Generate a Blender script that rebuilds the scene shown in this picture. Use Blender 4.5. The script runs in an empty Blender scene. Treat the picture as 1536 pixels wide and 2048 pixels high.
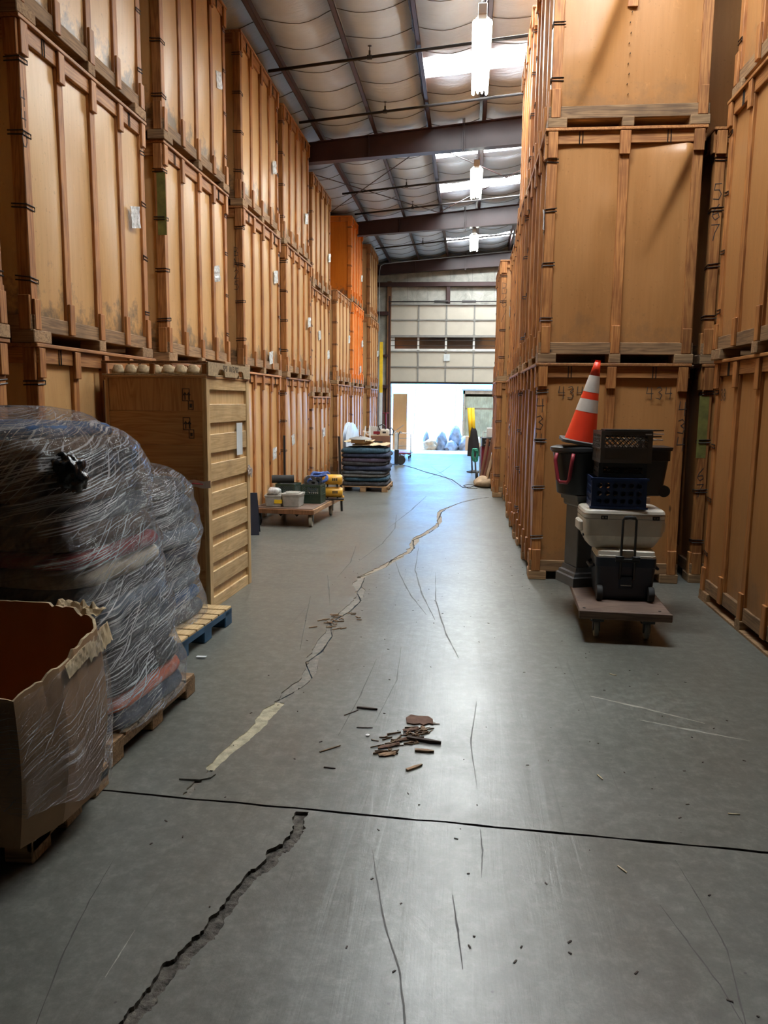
import bpy, bmesh, math, random
from mathutils import Vector, Matrix, noise
from mathutils.geometry import delaunay_2d_cdt

SC = bpy.context.scene
COL = SC.collection
PI = math.pi

# ------------------------------------------------------------------ camera
F_PX, YAW, PITCH, ROLL, CAM_H = 1558.0, 0.1048, 0.1417, 0.0103, 1.817
cam_data = bpy.data.cameras.new('camera')
cam_data.sensor_fit = 'VERTICAL'
cam_data.sensor_height = 36.0
cam_data.lens = 36.0 * F_PX / 2048.0
cam_data.clip_start = 0.05
cam_data.clip_end = 400
cam = bpy.data.objects.new('camera', cam_data)
COL.objects.link(cam)
_fw = Vector((-math.sin(YAW) * math.cos(PITCH), math.cos(YAW) * math.cos(PITCH), -math.sin(PITCH)))
_r = Vector((math.cos(YAW), math.sin(YAW), 0))
_d = _fw.cross(_r)
_r2 = math.cos(ROLL) * _r - math.sin(ROLL) * _d
_d2 = math.sin(ROLL) * _r + math.cos(ROLL) * _d
cam.matrix_world = Matrix(((_r2.x, -_d2.x, -_fw.x, 0), (_r2.y, -_d2.y, -_fw.y, 0), (_r2.z, -_d2.z, -_fw.z, CAM_H), (0, 0, 0, 1)))
SC.camera = cam

# ------------------------------------------------------------------ light and exposure
SKY_COL, SKY_STR = (0.115, 0.44, 1.0), 8.6
SUN_STR = 11.0
SKYLIGHT_STR = 46.0
TUBE_STR = 55.0
SC.view_settings.view_transform = 'Standard'
SC.view_settings.look = 'None'
SC.view_settings.exposure = 0.32
SC.view_settings.gamma = 1.0
SC.view_settings.use_curve_mapping = False
SC.cycles.use_denoising = True
SC.cycles.max_bounces = 8
SC.cycles.diffuse_bounces = 5
SC.cycles.glossy_bounces = 3
SC.cycles.transparent_max_bounces = 16
SC.cycles.sample_clamp_indirect = 6.0
SC.cycles.blur_glossy = 0.0
SC.cycles.caustics_reflective = False
SC.cycles.caustics_refractive = False

world = bpy.data.worlds.new('world')
SC.world = world
world.use_nodes = True
_bg = world.node_tree.nodes['Background']
_bg.inputs[0].default_value = (*SKY_COL, 1)
_bg.inputs[1].default_value = SKY_STR
sun_data = bpy.data.lights.new('sun', 'SUN')
sun_data.energy = SUN_STR
sun_data.angle = 0.01
sun_data.color = (1.0, 0.95, 0.86)
sun = bpy.data.objects.new('sun', sun_data)
COL.objects.link(sun)
sun.rotation_euler = (math.radians(-36), 0, math.radians(12))   # shines in through the dock door from beyond it

# ------------------------------------------------------------------ helpers: nodes and materials
class NT:
    def __init__(self, name):
        self.m = bpy.data.materials.new(name)
        self.m.use_nodes = True
        self.t = self.m.node_tree
        self.b = self.t.nodes['Principled BSDF']
        self.out = self.t.nodes['Material Output']
    def n(self, typ, **kw):
        nd = self.t.nodes.new(typ)
        for k, v in kw.items():
            if k.startswith('i_'):
                key = k[2:].replace('_', ' ')
                nd.inputs[key].default_value = v
            else:
                setattr(nd, k, v)
        return nd
    def l(self, a, b):
        self.t.links.new(a, b)
    def math(self, op, a, b=None, clamp=False):
        nd = self.t.nodes.new('ShaderNodeMath'); nd.operation = op; nd.use_clamp = clamp
        for i, v in enumerate((a, b)):
            if v is None: continue
            if isinstance(v, (int, float)): nd.inputs[i].default_value = v
            else: self.l(v, nd.inputs[i])
        return nd.outputs[0]
    def mix(self, fac, a, b, blend='MIX'):
        nd = self.t.nodes.new('ShaderNodeMix'); nd.data_type = 'RGBA'; nd.blend_type = blend
        for s, v in ((nd.inputs[0], fac), (nd.inputs[6], a), (nd.inputs[7], b)):
            if isinstance(v, (int, float)): s.default_value = v
            elif isinstance(v, tuple): s.default_value = (*v, 1) if len(v) == 3 else v
            else: self.l(v, s)
        return nd.outputs[2]
    def ramp(self, fac, stops):
        nd = self.t.nodes.new('ShaderNodeValToRGB')
        e = nd.color_ramp.elements
        while len(e) < len(stops): e.new(0.5)
        for el, (p, c) in zip(e, stops):
            el.position = p
            el.color = (*c, 1) if len(c) == 3 else c
        self.l(fac, nd.inputs[0])
        return nd.outputs[0]
    def coords(self, kind='Object', scale=(1, 1, 1), rnd=True, rot=(0, 0, 0)):
        tc = self.n('ShaderNodeTexCoord')
        mp = self.n('ShaderNodeMapping')
        mp.inputs['Scale'].default_value = scale
        mp.inputs['Rotation'].default_value = rot
        self.l(tc.outputs[kind], mp.inputs['Vector'])
        if rnd:
            oi = self.n('ShaderNodeObjectInfo')
            cx = self.n('ShaderNodeCombineXYZ')
            a = self.math('MULTIPLY', oi.outputs['Random'], 37.0)
            b = self.math('MULTIPLY', oi.outputs['Random'], 91.0)
            self.l(a, cx.inputs[0]); self.l(b, cx.inputs[1]); self.l(a, cx.inputs[2])
            self.l(cx.outputs[0], mp.inputs['Location'])
        return mp.outputs[0]
    def noise(self, vec, scale, detail=4, rough=0.55, dist=0.0):
        nd = self.n('ShaderNodeTexNoise')
        nd.inputs['Scale'].default_value = scale
        nd.inputs['Detail'].default_value = detail
        nd.inputs['Roughness'].default_value = rough
        nd.inputs['Distortion'].default_value = dist
        self.l(vec, nd.inputs['Vector'])
        return nd.outputs['Fac']
    def bump(self, h, strength=0.2, dist=0.01):
        nd = self.n('ShaderNodeBump')
        nd.inputs['Strength'].default_value = strength
        nd.inputs['Distance'].default_value = dist
        self.l(h, nd.inputs['Height'])
        self.l(nd.outputs[0], self.b.inputs['Normal'])
        return nd.outputs[0]
    def rnd_value(self, col, amt):
        oi = self.n('ShaderNodeObjectInfo')
        hsv = self.n('ShaderNodeHueSaturation')
        v = self.math('ADD', self.math('MULTIPLY', oi.outputs['Random'], 2 * amt), 1 - amt)
        self.l(v, hsv.inputs['Value'])
        self.l(col, hsv.inputs['Color'])
        return hsv.outputs[0]
    def setp(self, **kw):
        for k, v in kw.items():
            s = self.b.inputs[k.replace('_', ' ')]
            if isinstance(v, (int, float)): s.default_value = v
            elif isinstance(v, tuple): s.default_value = (*v, 1) if len(v) == 3 else v
            else: self.l(v, s)

def plain(name, col, rough=0.5, metal=0.0, var=0.12, scale=6.0, bump=0.05, rnd=0.0):
    t = NT(name)
    v = t.coords('Object')
    f = t.noise(v, scale, 5)
    lo = tuple(c * (1 - var) for c in col); hi = tuple(min(1, c * (1 + var)) for c in col)
    c = t.ramp(f, [(0.3, lo), (0.7, hi)])
    if rnd: c = t.rnd_value(c, rnd)
    t.setp(Base_Color=c, Roughness=rough, Metallic=metal)
    if bump: t.bump(t.noise(v, scale * 6, 3), bump, 0.004)
    return t.m

def wood(name, dark, light, axis='z', rough=0.55, rnd=0.16, ring=9.0, knots=True):
    """straight-grained pine board; axis is the direction the grain runs"""
    t = NT(name)
    st = {'x': (0.55, ring, ring), 'y': (ring, 0.55, ring), 'z': (ring, ring, 0.55)}[axis]
    v = t.coords('Object', st)
    warp = t.noise(v, 1.6, 3, 0.5, 0.4)
    rings = t.math('FRACT', t.math('MULTIPLY', warp, 7.0))
    rings = t.math('ABSOLUTE', t.math('SUBTRACT', rings, 0.5))
    st2 = {'x': (2, 60, 60), 'y': (60, 2, 60), 'z': (60, 60, 2)}[axis]
    fine = t.noise(t.coords('Object', st2), 2.0, 3, 0.6)
    mid = tuple((a + b) / 2 for a, b in zip(dark, light))
    c = t.ramp(rings, [(0.0, dark), (0.22, mid), (0.5, light)])
    c = t.mix(0.28, c, t.ramp(fine, [(0.3, tuple(x * 0.6 for x in dark)), (0.7, light)]))
    blot = t.noise(t.coords('Object', (1, 1, 1)), 3.2, 4)
    c = t.mix(t.ramp(blot, [(0.42, (0, 0, 0)), (0.75, (0.55, 0.55, 0.55))]), c, tuple(x * 0.5 for x in dark))
    if knots:
        vo = t.n('ShaderNodeTexVoronoi'); vo.inputs['Scale'].default_value = 2.6
        t.l(t.coords('Object', {'x': (0.5, 1, 1), 'y': (1, 0.5, 1), 'z': (1, 1, 0.5)}[axis]), vo.inputs['Vector'])
        k = t.ramp(vo.outputs['Distance'], [(0.03, (1, 1, 1)), (0.065, (0, 0, 0))])
        c = t.mix(k, c, tuple(x * 0.28 for x in dark))
    c = t.rnd_value(c, rnd)
    t.setp(Base_Color=c, Roughness=rough)
    t.bump(fine, 0.15, 0.003)
    return t.m

def plywood(name, base, pale, dirt=(0.10, 0.085, 0.065), rough=0.36, rnd=0.07, dirt_amt=0.8, spec=0.5):
    """thin panel board: faint vertical figure, scrapes, grime caught along the foot of the sheet"""
    t = NT(name)
    v = t.coords('Object', (1.4, 1.4, 0.35))
    big = t.noise(v, 2.2, 5, 0.6)
    c = t.ramp(big, [(0.28, base), (0.72, pale)])
    fig = t.noise(t.coords('Object', (16, 16, 0.8)), 1.6, 4, 0.6, 0.3)
    c = t.mix(0.22, c, t.ramp(fig, [(0.3, tuple(x * 0.7 for x in base)), (0.7, pale)]))
    sp = t.noise(t.coords('Object', (1, 1, 1)), 38, 2, 0.5)
    c = t.mix(t.ramp(sp, [(0.66, (0, 0, 0)), (0.76, (0.35, 0.35, 0.35))]), c, tuple(x * 0.45 for x in base))
    scr = t.noise(t.coords('Object', (9, 9, 3)), 1.4, 6, 0.75, 1.2)
    c = t.mix(t.ramp(scr, [(0.60, (0, 0, 0)), (0.70, (0.35, 0.35, 0.35))]), c, tuple(min(1, x * 1.35) for x in pale))
    tc = t.n('ShaderNodeTexCoord'); sx = t.n('ShaderNodeSeparateXYZ'); t.l(tc.outputs['Object'], sx.inputs[0])
    dn = t.noise(t.coords('Object', (1, 1, 1)), 4.5, 5, 0.7)
    h = t.math('ADD', sx.outputs[2], t.math('MULTIPLY', t.math('SUBTRACT', dn, 0.5), -1.5))
    mask = t.ramp(h, [(0.16, (dirt_amt,) * 3), (0.40, (0, 0, 0))])
    c = t.mix(mask, c, dirt)
    c = t.rnd_value(c, rnd)
    rr = t.math('ADD', t.math('MULTIPLY', big, 0.2), rough - 0.08)
    t.setp(Base_Color=c, Roughness=rr)
    t.b.inputs['Specular IOR Level'].default_value = spec
    t.bump(t.noise(v, 6, 3), 0.12, 0.02)
    return t.m

def emit(name, col, s):
    m = bpy.data.materials.new(name); m.use_nodes = True
    nt = m.node_tree; nt.nodes.clear()
    e = nt.nodes.new('ShaderNodeEmission'); o = nt.nodes.new('ShaderNodeOutputMaterial')
    e.inputs[0].default_value = (*col, 1); e.inputs[1].default_value = s
    nt.links.new(e.outputs[0], o.inputs[0])
    return m

# ------------------------------------------------------------------ helpers: geometry
class MB:
    """collects pieces of one part, then links them as ONE mesh object"""
    def __init__(self):
        self.v, self.f, self.uv = [], [], None
    def add(self, vs, fs):
        o = len(self.v)
        self.v += [tuple(p) for p in vs]
        self.f += [tuple(i + o for i in q) for q in fs]
        return self
    def box(self, x0, x1, y0, y1, z0, z1, c=0.0, M=None):
        """box, corners cut back by c"""
        if c <= 0:
            vs = [(x, y, z) for z in (z0, z1) for y in (y0, y1) for x in (x0, x1)]
            fs = [(0, 2, 3, 1), (4, 5, 7, 6), (0, 1, 5, 4), (2, 6, 7, 3), (0, 4, 6, 2), (1, 3, 7, 5)]
        else:
            vs, idx = [], {}
            for ix, x in enumerate((x0, x1)):
                for iy, y in enumerate((y0, y1)):
                    for iz, z in enumerate((z0, z1)):
                        sx, sy, sz = (1 - 2 * ix) * c, (1 - 2 * iy) * c, (1 - 2 * iz) * c
                        for a, p in enumerate(((x, y + sy, z + sz), (x + sx, y, z + sz), (x + sx, y + sy, z))):
                            idx[ix, iy, iz, a] = len(vs); vs.append(p)
            I = idx; fs = []
            for s in (0, 1):
                q = [(s, 0, 0), (s, 1, 0), (s, 1, 1), (s, 0, 1)]
                fs.append([I[a + (0,)] for a in (q if s else q[::-1])])
                q = [(0, s, 0), (0, s, 1), (1, s, 1), (1, s, 0)]
                fs.append([I[a + (1,)] for a in (q if s else q[::-1])])
                q = [(0, 0, s), (1, 0, s), (1, 1, s), (0, 1, s)]
                fs.append([I[a + (2,)] for a in (q if s else q[::-1])])
            for a in (0, 1):
                for b in (0, 1):
                    fl = (a ^ b)
                    q = [I[a, b, 0, 0], I[a, b, 0, 1], I[a, b, 1, 1], I[a, b, 1, 0]]; fs.append(q if not fl else q[::-1])
                    q = [I[a, 0, b, 2], I[a, 0, b, 0], I[a, 1, b, 0], I[a, 1, b, 2]]; fs.append(q if not fl else q[::-1])
                    q = [I[0, a, b, 1], I[0, a, b, 2], I[1, a, b, 2], I[1, a, b, 1]]; fs.append(q if not fl else q[::-1])
            for a in (0, 1):
                for b in (0, 1):
                    for d in (0, 1):
                        q = [I[a, b, d, 0], I[a, b, d, 1], I[a, b, d, 2]]
                        fs.append(q if (a ^ b ^ d) else q[::-1])
        if M is not None: vs = [M @ Vector(p) for p in vs]
        return self.add(vs, fs)
    def tube(self, pts, r, n=8, cap=True, closed=False):
        pts = [Vector(p) for p in pts]
        rs = r if isinstance(r, (list, tuple)) else [r] * len(pts)
        vs, fs = [], []
        up = None
        m = len(pts)
        for i, p in enumerate(pts):
            a = pts[(i - 1) % m] if (closed or i > 0) else p
            b = pts[(i + 1) % m] if (closed or i < m - 1) else p
            t = (b - a).normalized()
            if up is None:
                up = Vector((0, 0, 1)) if abs(t.z) < 0.9 else Vector((1, 0, 0))
            s = t.cross(up)
            if s.length < 1e-6: s = t.orthogonal()
            s.normalize(); up = s.cross(t).normalized()
            for k in range(n):
                an = 2 * PI * k / n
                vs.append(p + rs[i] * (math.cos(an) * s + math.sin(an) * up))
        for i in range(m if closed else m - 1):
            j = (i + 1) % m
            for k in range(n):
                fs.append((i * n + k, i * n + (k + 1) % n, j * n + (k + 1) % n, j * n + k))
        if cap and not closed:
            fs.append(tuple(range(n))[::-1]); fs.append(tuple((m - 1) * n + k for k in range(n)))
        return self.add(vs, fs)
    def lathe(self, prof, n=24, M=None, cap=True):
        """profile of (radius, z) turned about the z axis"""
        vs, fs = [], []
        for r, z in prof:
            for k in range(n):
                a = 2 * PI * k / n
                vs.append((r * math.cos(a), r * math.sin(a), z))
        for i in range(len(prof) - 1):
            for k in range(n):
                fs.append((i * n + k, i * n + (k + 1) % n, (i + 1) * n + (k + 1) % n, (i + 1) * n + k))
        if cap:
            if prof[0][0] > 1e-4: fs.append(tuple(range(n))[::-1])
            if prof[-1][0] > 1e-4: fs.append(tuple((len(prof) - 1) * n + k for k in range(n)))
        if M is not None: vs = [M @ Vector(p) for p in vs]
        return self.add(vs, fs)
    def grid(self, fn, nu, nv, wrap_u=False):
        vs = [fn(i / nu, j / nv) for j in range(nv + 1) for i in range(nu + (0 if wrap_u else 1))]
        w = nu if wrap_u else nu + 1
        fs = [(j * w + i, j * w + (i + 1) % w, (j + 1) * w + (i + 1) % w, (j + 1) * w + i) for j in range(nv) for i in range(nu)]
        return self.add(vs, fs)
    def sheet(self, fn, nu, nv, off):
        """grid with a back face shifted by off, edges closed: a sheet with thickness"""
        o = Vector(off)
        a = [Vector(fn(i / nu, j / nv)) for j in range(nv + 1) for i in range(nu + 1)]
        w = nu + 1; N = len(a)
        fs = [(j * w + i, j * w + i + 1, (j + 1) * w + i + 1, (j + 1) * w + i) for j in range(nv) for i in range(nu)]
        fs += [tuple(x + N for x in q[::-1]) for q in fs]
        rim = [i for i in range(nu)] + [nu + j * w for j in range(nv)] + [N - 1 - i for i in range(nu)] + [nv * w - j * w for j in range(nv)]
        for k in range(len(rim)):
            p, q = rim[k], rim[(k + 1) % len(rim)]
            fs.append((q, p, p + N, q + N))
        return self.add(a + [p + o for p in a], fs)
    def prism(self, poly, z0, z1, M=None):
        n = len(poly)
        vs = [(x, y, z0) for x, y in poly] + [(x, y, z1) for x, y in poly]
        fs = [tuple(range(n))[::-1], tuple(range(n, 2 * n))] + [(i, (i + 1) % n, n + (i + 1) % n, n + i) for i in range(n)]
        if M is not None: vs = [M @ Vector(p) for p in vs]
        return self.add(vs, fs)
    def mesh(self, name, mat, smooth=False):
        me = bpy.data.meshes.new(name)
        me.from_pydata(self.v, [], self.f)
        if mat is not None: me.materials.append(mat)
        if smooth: me.polygons.foreach_set('use_smooth', [True] * len(me.polygons))
        me.update()
        return me
    def build(self, name, mat, parent=None, smooth=False, fix=False, angle=None):
        me = self.mesh(name, mat, smooth or angle is not None)
        if fix or angle is not None:
            bm = bmesh.new(); bm.from_mesh(me)
            bmesh.ops.recalc_face_normals(bm, faces=bm.faces)
            bm.to_mesh(me); bm.free()
            if angle is not None: me.set_sharp_from_angle(angle=math.radians(angle))
        return link(name, me, parent)

def link(name, me, parent=None):
    o = bpy.data.objects.new(name, me)
    COL.objects.link(o)
    if parent is not None: o.parent = parent
    return o

def tag(o, label, cat, group=None):
    o['label'] = label; o['category'] = cat
    if group: o['group'] = group
    return o

def thing(name, label, cat, loc=(0, 0, 0), rz=0.0, group=None):
    o = bpy.data.objects.new(name, None)
    COL.objects.link(o)
    o.empty_display_size = 0.2
    o.location = loc; o.rotation_euler = (0, 0, rz)
    return tag(o, label, cat, group)

def structure(o):
    o['kind'] = 'structure'
    return o

def xform(loc=(0, 0, 0), rot=(0, 0, 0)):
    from mathutils import Euler
    return Matrix.Translation(loc) @ Euler(rot).to_matrix().to_4x4()

def slab(mb, cx, cy, cz, a, b, t, seed=0, n=48, rings=9, ex=7.0, wob=0.02, sag=0.0, M=None, lump=0.0):
    """soft folded slab (blanket, sack): rounded-rectangle plan, rounded edge, uneven surface"""
    vs, fs = [], []
    prof = []
    for k in range(rings):
        ph = -PI / 2 + PI * k / (rings - 1)
        prof.append((1 - math.cos(ph), math.sin(ph)))
    rowsets = [(0.0, -1), (0.45, -1), (0.8, -1)] + [(None, p) for p in prof] + [(0.8, 1), (0.45, 1), (0.0, 1)]
    off = Vector((seed * 3.17, seed * 1.31, seed * 7.7))
    count = 0
    for kind, p in rowsets:
        for i in range(n):
            an = 2 * PI * i / n
            c, s = math.cos(an), math.sin(an)
            rad = (abs(c) ** ex + abs(s) ** ex) ** (-1 / ex)
            ux, uy = c * rad, s * rad
            if kind is None:
                ins = t * p[0]; x, y, z = ux * (a - ins), uy * (b - ins), t * p[1]
            else:
                x, y, z = ux * (a - t) * kind, uy * (b - t) * kind, t * p
            q = Vector((x, y, z))
            nz = noise.noise_vector(q * 3.0 + off)
            nz2 = noise.noise_vector(q * 9.0 + off)
            x += wob * nz.x + wob * 0.35 * nz2.x; y += wob * nz.y + wob * 0.35 * nz2.y
            z += (wob * 0.5 + lump) * nz.z * (1 if (kind is not None or p[1] > -0.5) else 0.3)
            z -= sag * max(0, (x / a) ** 4, (y / b) ** 4) * t * 2
            vs.append((cx + x, cy + y, cz + z))
        count += 1
    for j in range(count - 1):
        for i in range(n):
            fs.append((j * n + i, j * n + (i + 1) % n, (j + 1) * n + (i + 1) % n, (j + 1) * n + i))
    if M is not None: vs = [M @ Vector(p) for p in vs]
    return mb.add(vs, fs)

# handwriting: each glyph is a set of strokes on a 0..0.6 x 0..1 field
GLYPH = {
    '0': [[(.3, 1), (.08, .75), (.05, .4), (.2, .03), (.42, .05), (.56, .4), (.5, .8), (.3, 1)]],
    '1': [[(.3, 1), (.3, 0)]],
    '2': [[(.08, .8), (.3, 1), (.52, .8), (.3, .4), (.05, .02), (.56, .05)]],
    '3': [[(.08, .9), (.35, 1), (.5, .78), (.25, .55), (.52, .35), (.4, .03), (.05, .08)]],
    '4': [[(.12, 1), (.05, .45), (.56, .48)], [(.46, .95), (.44, 0)]],
    '5': [[(.52, 1), (.14, .98), (.1, .6), (.4, .62), (.54, .35), (.4, .03), (.06, .06)]],
    '6': [[(.46, .98), (.16, .6), (.06, .25), (.26, .02), (.5, .2), (.42, .46), (.1, .35)]],
    '7': [[(.06, .96), (.54, 1), (.3, .5), (.2, 0)]],
    '8': [[(.3, .52), (.08, .76), (.3, 1), (.5, .78), (.3, .52), (.06, .24), (.3, 0), (.54, .24), (.3, .52)]],
    'A': [[(.04, 0), (.3, 1), (.56, 0)], [(.14, .4), (.46, .42)]],
    'B': [[(.08, 0), (.08, 1), (.44, .9), (.4, .58), (.1, .52), (.52, .4), (.48, .06), (.08, 0)]],
    'G': [[(.54, .85), (.3, 1), (.06, .55), (.26, .02), (.54, .14), (.54, .45), (.34, .45)]],
    'J': [[(.44, 1), (.44, .2), (.24, 0), (.06, .16)]],
    'N': [[(.06, 0), (.08, 1), (.52, 0), (.54, 1)]],
    'P': [[(.08, 0), (.08, 1), (.48, .9), (.46, .55), (.1, .5)]],
    'S': [[(.52, .9), (.26, 1), (.08, .78), (.48, .34), (.34, .02), (.06, .1)]],
    'U': [[(.06, 1), (.1, .12), (.3, 0), (.5, .12), (.54, 1)]],
    '/': [[(.06, -.05), (.5, 1.05)]],
    '^': [[(.3, 0), (.3, 1)], [(.08, .68), (.3, 1), (.52, .68)]],
    '#': [[(0, 0), (.6, 0), (.6, 1), (0, 1), (0, 0)]],
    ' ': [],
}
def write(mb, s, origin, right, up, size, wid=0.012, step=0.75, thick=0.0015, jit=0.0, seed=0):
    """thin painted strokes lying on a face"""
    rg = random.Random(seed)
    o, rt, u = Vector(origin), Vector(right).normalized(), Vector(up).normalized()
    nrm = rt.cross(u)
    for k, ch in enumerate(s):
        for st in GLYPH.get(ch, []):
            pts = [o + rt * ((k * step + x) * size) + u * (y * size) + (rt * rg.uniform(-jit, jit) + u * rg.uniform(-jit, jit)) for x, y in st]
            for a, b in zip(pts, pts[1:]):
                d = (b - a)
                if d.length < 1e-6: continue
                d = d.normalized(); s_ = d.cross(nrm).normalized() * wid / 2
                e = d * wid * 0.35
                base = [a - e - s_, b + e - s_, b + e + s_, a - e + s_]
                mb.add([p for p in base] + [p + nrm * thick for p in base],
                       [(3, 2, 1, 0), (4, 5, 6, 7), (0, 1, 5, 4), (1, 2, 6, 5), (2, 3, 7, 6), (3, 0, 4, 7)])
    return mb
# ------------------------------------------------------------------ materials
M = {}
M['bat_z'] = wood('pine_upright', (0.26, 0.085, 0.022), (0.55, 0.245, 0.072), 'z')
M['bat_x'] = wood('pine_crosswise', (0.27, 0.092, 0.026), (0.56, 0.26, 0.082), 'x')
M['bat_y'] = wood('pine_lengthwise', (0.27, 0.092, 0.026), (0.56, 0.26, 0.082), 'y')
M['foot_x'] = wood('weathered_foot_rail', (0.15, 0.082, 0.040), (0.38, 0.225, 0.105), 'x', 0.75, 0.25)
M['foot_y'] = wood('weathered_side_foot_rail', (0.15, 0.082, 0.040), (0.38, 0.225, 0.105), 'y', 0.75, 0.25)
M['skid'] = wood('skid_timber', (0.20, 0.11, 0.05), (0.46, 0.285, 0.14), 'x', 0.8, 0.25)
M['ply'] = plywood('vault_plywood', (0.53, 0.285, 0.105), (0.65, 0.40, 0.175))
M['ply_brown'] = plywood('vault_hardboard_shaded', (0.38, 0.172, 0.055), (0.46, 0.225, 0.080), rough=0.36, dirt_amt=0.25)  # hardboard on the numbered stack; on other right-hand vaults, shade put into the colour
M['ply_orange'] = plywood('orange_painted_plywood', (0.70, 0.17, 0.012), (0.80, 0.24, 0.025), rough=0.3)
M['bat_orange'] = plain('orange_painted_pine', (0.72, 0.20, 0.025), 0.45, rnd=0.1)
M['wire'] = plain('steel_tie_wire', (0.035, 0.03, 0.028), 0.45, 0.6)
M['marker'] = plain('black_marker_ink', (0.045, 0.035, 0.03), 0.7, bump=0)
M['pouch'] = plain('crumpled_clear_pouch', (0.62, 0.63, 0.62), 0.18, 0.0, 0.35, 30, 0.6)
M['paper'] = plain('white_paper', (0.62, 0.66, 0.66), 0.8, bump=0)
M['steel_red'] = plain('oxide_red_steel', (0.045, 0.016, 0.014), 0.42, 0.0, 0.15, 4)
M['steel_red_dark'] = plain('oxide_red_purlin_steel', (0.055, 0.026, 0.024), 0.4, 0.0, 0.15, 4)
M['pipe'] = plain('black_sprinkler_pipe', (0.03, 0.026, 0.026), 0.4, 0.3)
M['galv'] = plain('galvanised_steel', (0.42, 0.43, 0.43), 0.38, 0.8)
M['white_enamel'] = plain('white_enamel', (0.78, 0.78, 0.74), 0.35, bump=0)
M['skylight'] = emit('daylit_skylight_panel', (0.93, 0.98, 1.0), SKYLIGHT_STR)
M['tube_glow'] = emit('fluorescent_tube', (0.96, 1.0, 0.90), TUBE_STR)
M['black_plastic'] = plain('black_plastic', (0.018, 0.019, 0.020), 0.38, bump=0.03)
M['black_rubber'] = plain('black_rubber', (0.02, 0.02, 0.02), 0.75)
M['navy_plastic'] = plain('navy_plastic', (0.015, 0.022, 0.040), 0.42, bump=0.02)
M['blue_plastic'] = plain('dark_blue_crate_plastic', (0.016, 0.034, 0.105), 0.38, bump=0.02)
M['grey_crate'] = plain('dusty_grey_crate_plastic', (0.085, 0.072, 0.062), 0.55)
M['green_crate'] = plain('dark_green_crate_plastic', (0.022, 0.045, 0.028), 0.45)
M['cooler_white'] = plain('scuffed_white_cooler', (0.66, 0.615, 0.52), 0.42, var=0.1, scale=5)
M['plinth'] = plain('charcoal_pedestal', (0.10, 0.105, 0.11), 0.45)
M['deck_wood'] = wood('grimy_dolly_deck', (0.10, 0.062, 0.045), (0.22, 0.145, 0.105), 'x', 0.7, 0.05)
M['cart_wood'] = wood('worn_cart_board', (0.24, 0.12, 0.06), (0.48, 0.28, 0.14), 'y', 0.6, 0.1)
M['red_plastic'] = plain('dull_red_handle', (0.30, 0.025, 0.04), 0.45)
M['cone_orange'] = plain('cone_orange_vinyl', (0.90, 0.055, 0.018), 0.4, var=0.06)
M['cone_white'] = plain('reflective_white_band', (0.62, 0.56, 0.50), 0.5, var=0.12, scale=9)
M['grey_wheel'] = plain('grey_rubber_wheel', (0.30, 0.31, 0.28), 0.6)
M['tan_wheel'] = plain('tan_rubber_wheel', (0.34, 0.31, 0.24), 0.65)
M['carton'] = plain('kraft_cardboard', (0.38, 0.225, 0.115), 0.75, var=0.1, scale=4)
M['carton_in'] = plain('kraft_cardboard_inside', (0.36, 0.15, 0.045), 0.8, var=0.08, scale=3)
M['kraft_paper'] = plain('kraft_paper', (0.55, 0.42, 0.25), 0.8, var=0.12)
M['yellow_tank'] = plain('yellow_painted_steel', (0.70, 0.37, 0.03), 0.4, var=0.15)
M['yellow_tube'] = plain('yellow_foam_sleeve', (0.90, 0.58, 0.02), 0.6)
M['black_cloth'] = plain('black_cloth', (0.018, 0.014, 0.016), 0.9)
M['clear_tub'] = plain('cloudy_clear_tub', (0.42, 0.42, 0.38), 0.3, var=0.2, scale=14)
M['tub_contents'] = plain('tub_contents', (0.19, 0.17, 0.14), 0.7, var=0.5, scale=40)
M['blue_rope'] = plain('blue_twisted_rope', (0.07, 0.14, 0.42), 0.6, var=0.5, scale=60)
M['green_rope'] = plain('green_rope', (0.03, 0.28, 0.19), 0.6, var=0.4, scale=40)
M['alu'] = plain('aluminium', (0.60, 0.64, 0.68), 0.3, 0.7)
M['red_paint'] = plain('dark_red_paint', (0.22, 0.015, 0.03), 0.4)
M['brown_tube'] = plain('brown_paper_tube', (0.19, 0.085, 0.05), 0.6)
M['tan_cloth'] = plain('tan_canvas', (0.36, 0.25, 0.15), 0.9, var=0.25)
M['white_plastic'] = plain('white_plastic', (0.75, 0.75, 0.73), 0.4, bump=0)
M['grey_bag'] = plain('grey_sacking', (0.22, 0.24, 0.28), 0.7, var=0.4, scale=6)
M['disc_white'] = plain('white_laminate', (0.55, 0.63, 0.74), 0.25, bump=0)
M['grey_paint'] = plain('grey_painted_steel', (0.25, 0.25, 0.24), 0.5)

# galvanised vinyl-faced roof insulation
def insulation():
    t = NT('vinyl_faced_insulation')
    v = t.coords('Object', (1, 1, 1), False)
    a = t.noise(v, 1.3, 5, 0.6, 0.5)
    b = t.noise(t.coords('Object', (2.0, 9.0, 2), False), 1.5, 5, 0.65, 1.0)
    c = t.ramp(a, [(0.25, (0.55, 0.61, 0.69)), (0.7, (0.68, 0.75, 0.85))])
    c = t.mix(t.ramp(b, [(0.62, (0, 0, 0)), (0.8, (0.30, 0.30, 0.30))]), c, (0.40, 0.41, 0.43))
    t.setp(Base_Color=c, Roughness=0.45)
    t.bump(b, 0.5, 0.03)
    return t.m
M['insul'] = insulation()
def wall_insul():
    t = NT('aged_wall_insulation')
    v = t.coords('Object', (1, 1, 1), False)
    a = t.noise(v, 2.2, 6, 0.7, 0.8)
    c = t.ramp(a, [(0.30, (0.27, 0.265, 0.225)), (0.62, (0.50, 0.49, 0.43))])
    t.setp(Base_Color=c, Roughness=0.6)
    t.bump(a, 0.4, 0.05)
    return t.m
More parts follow.
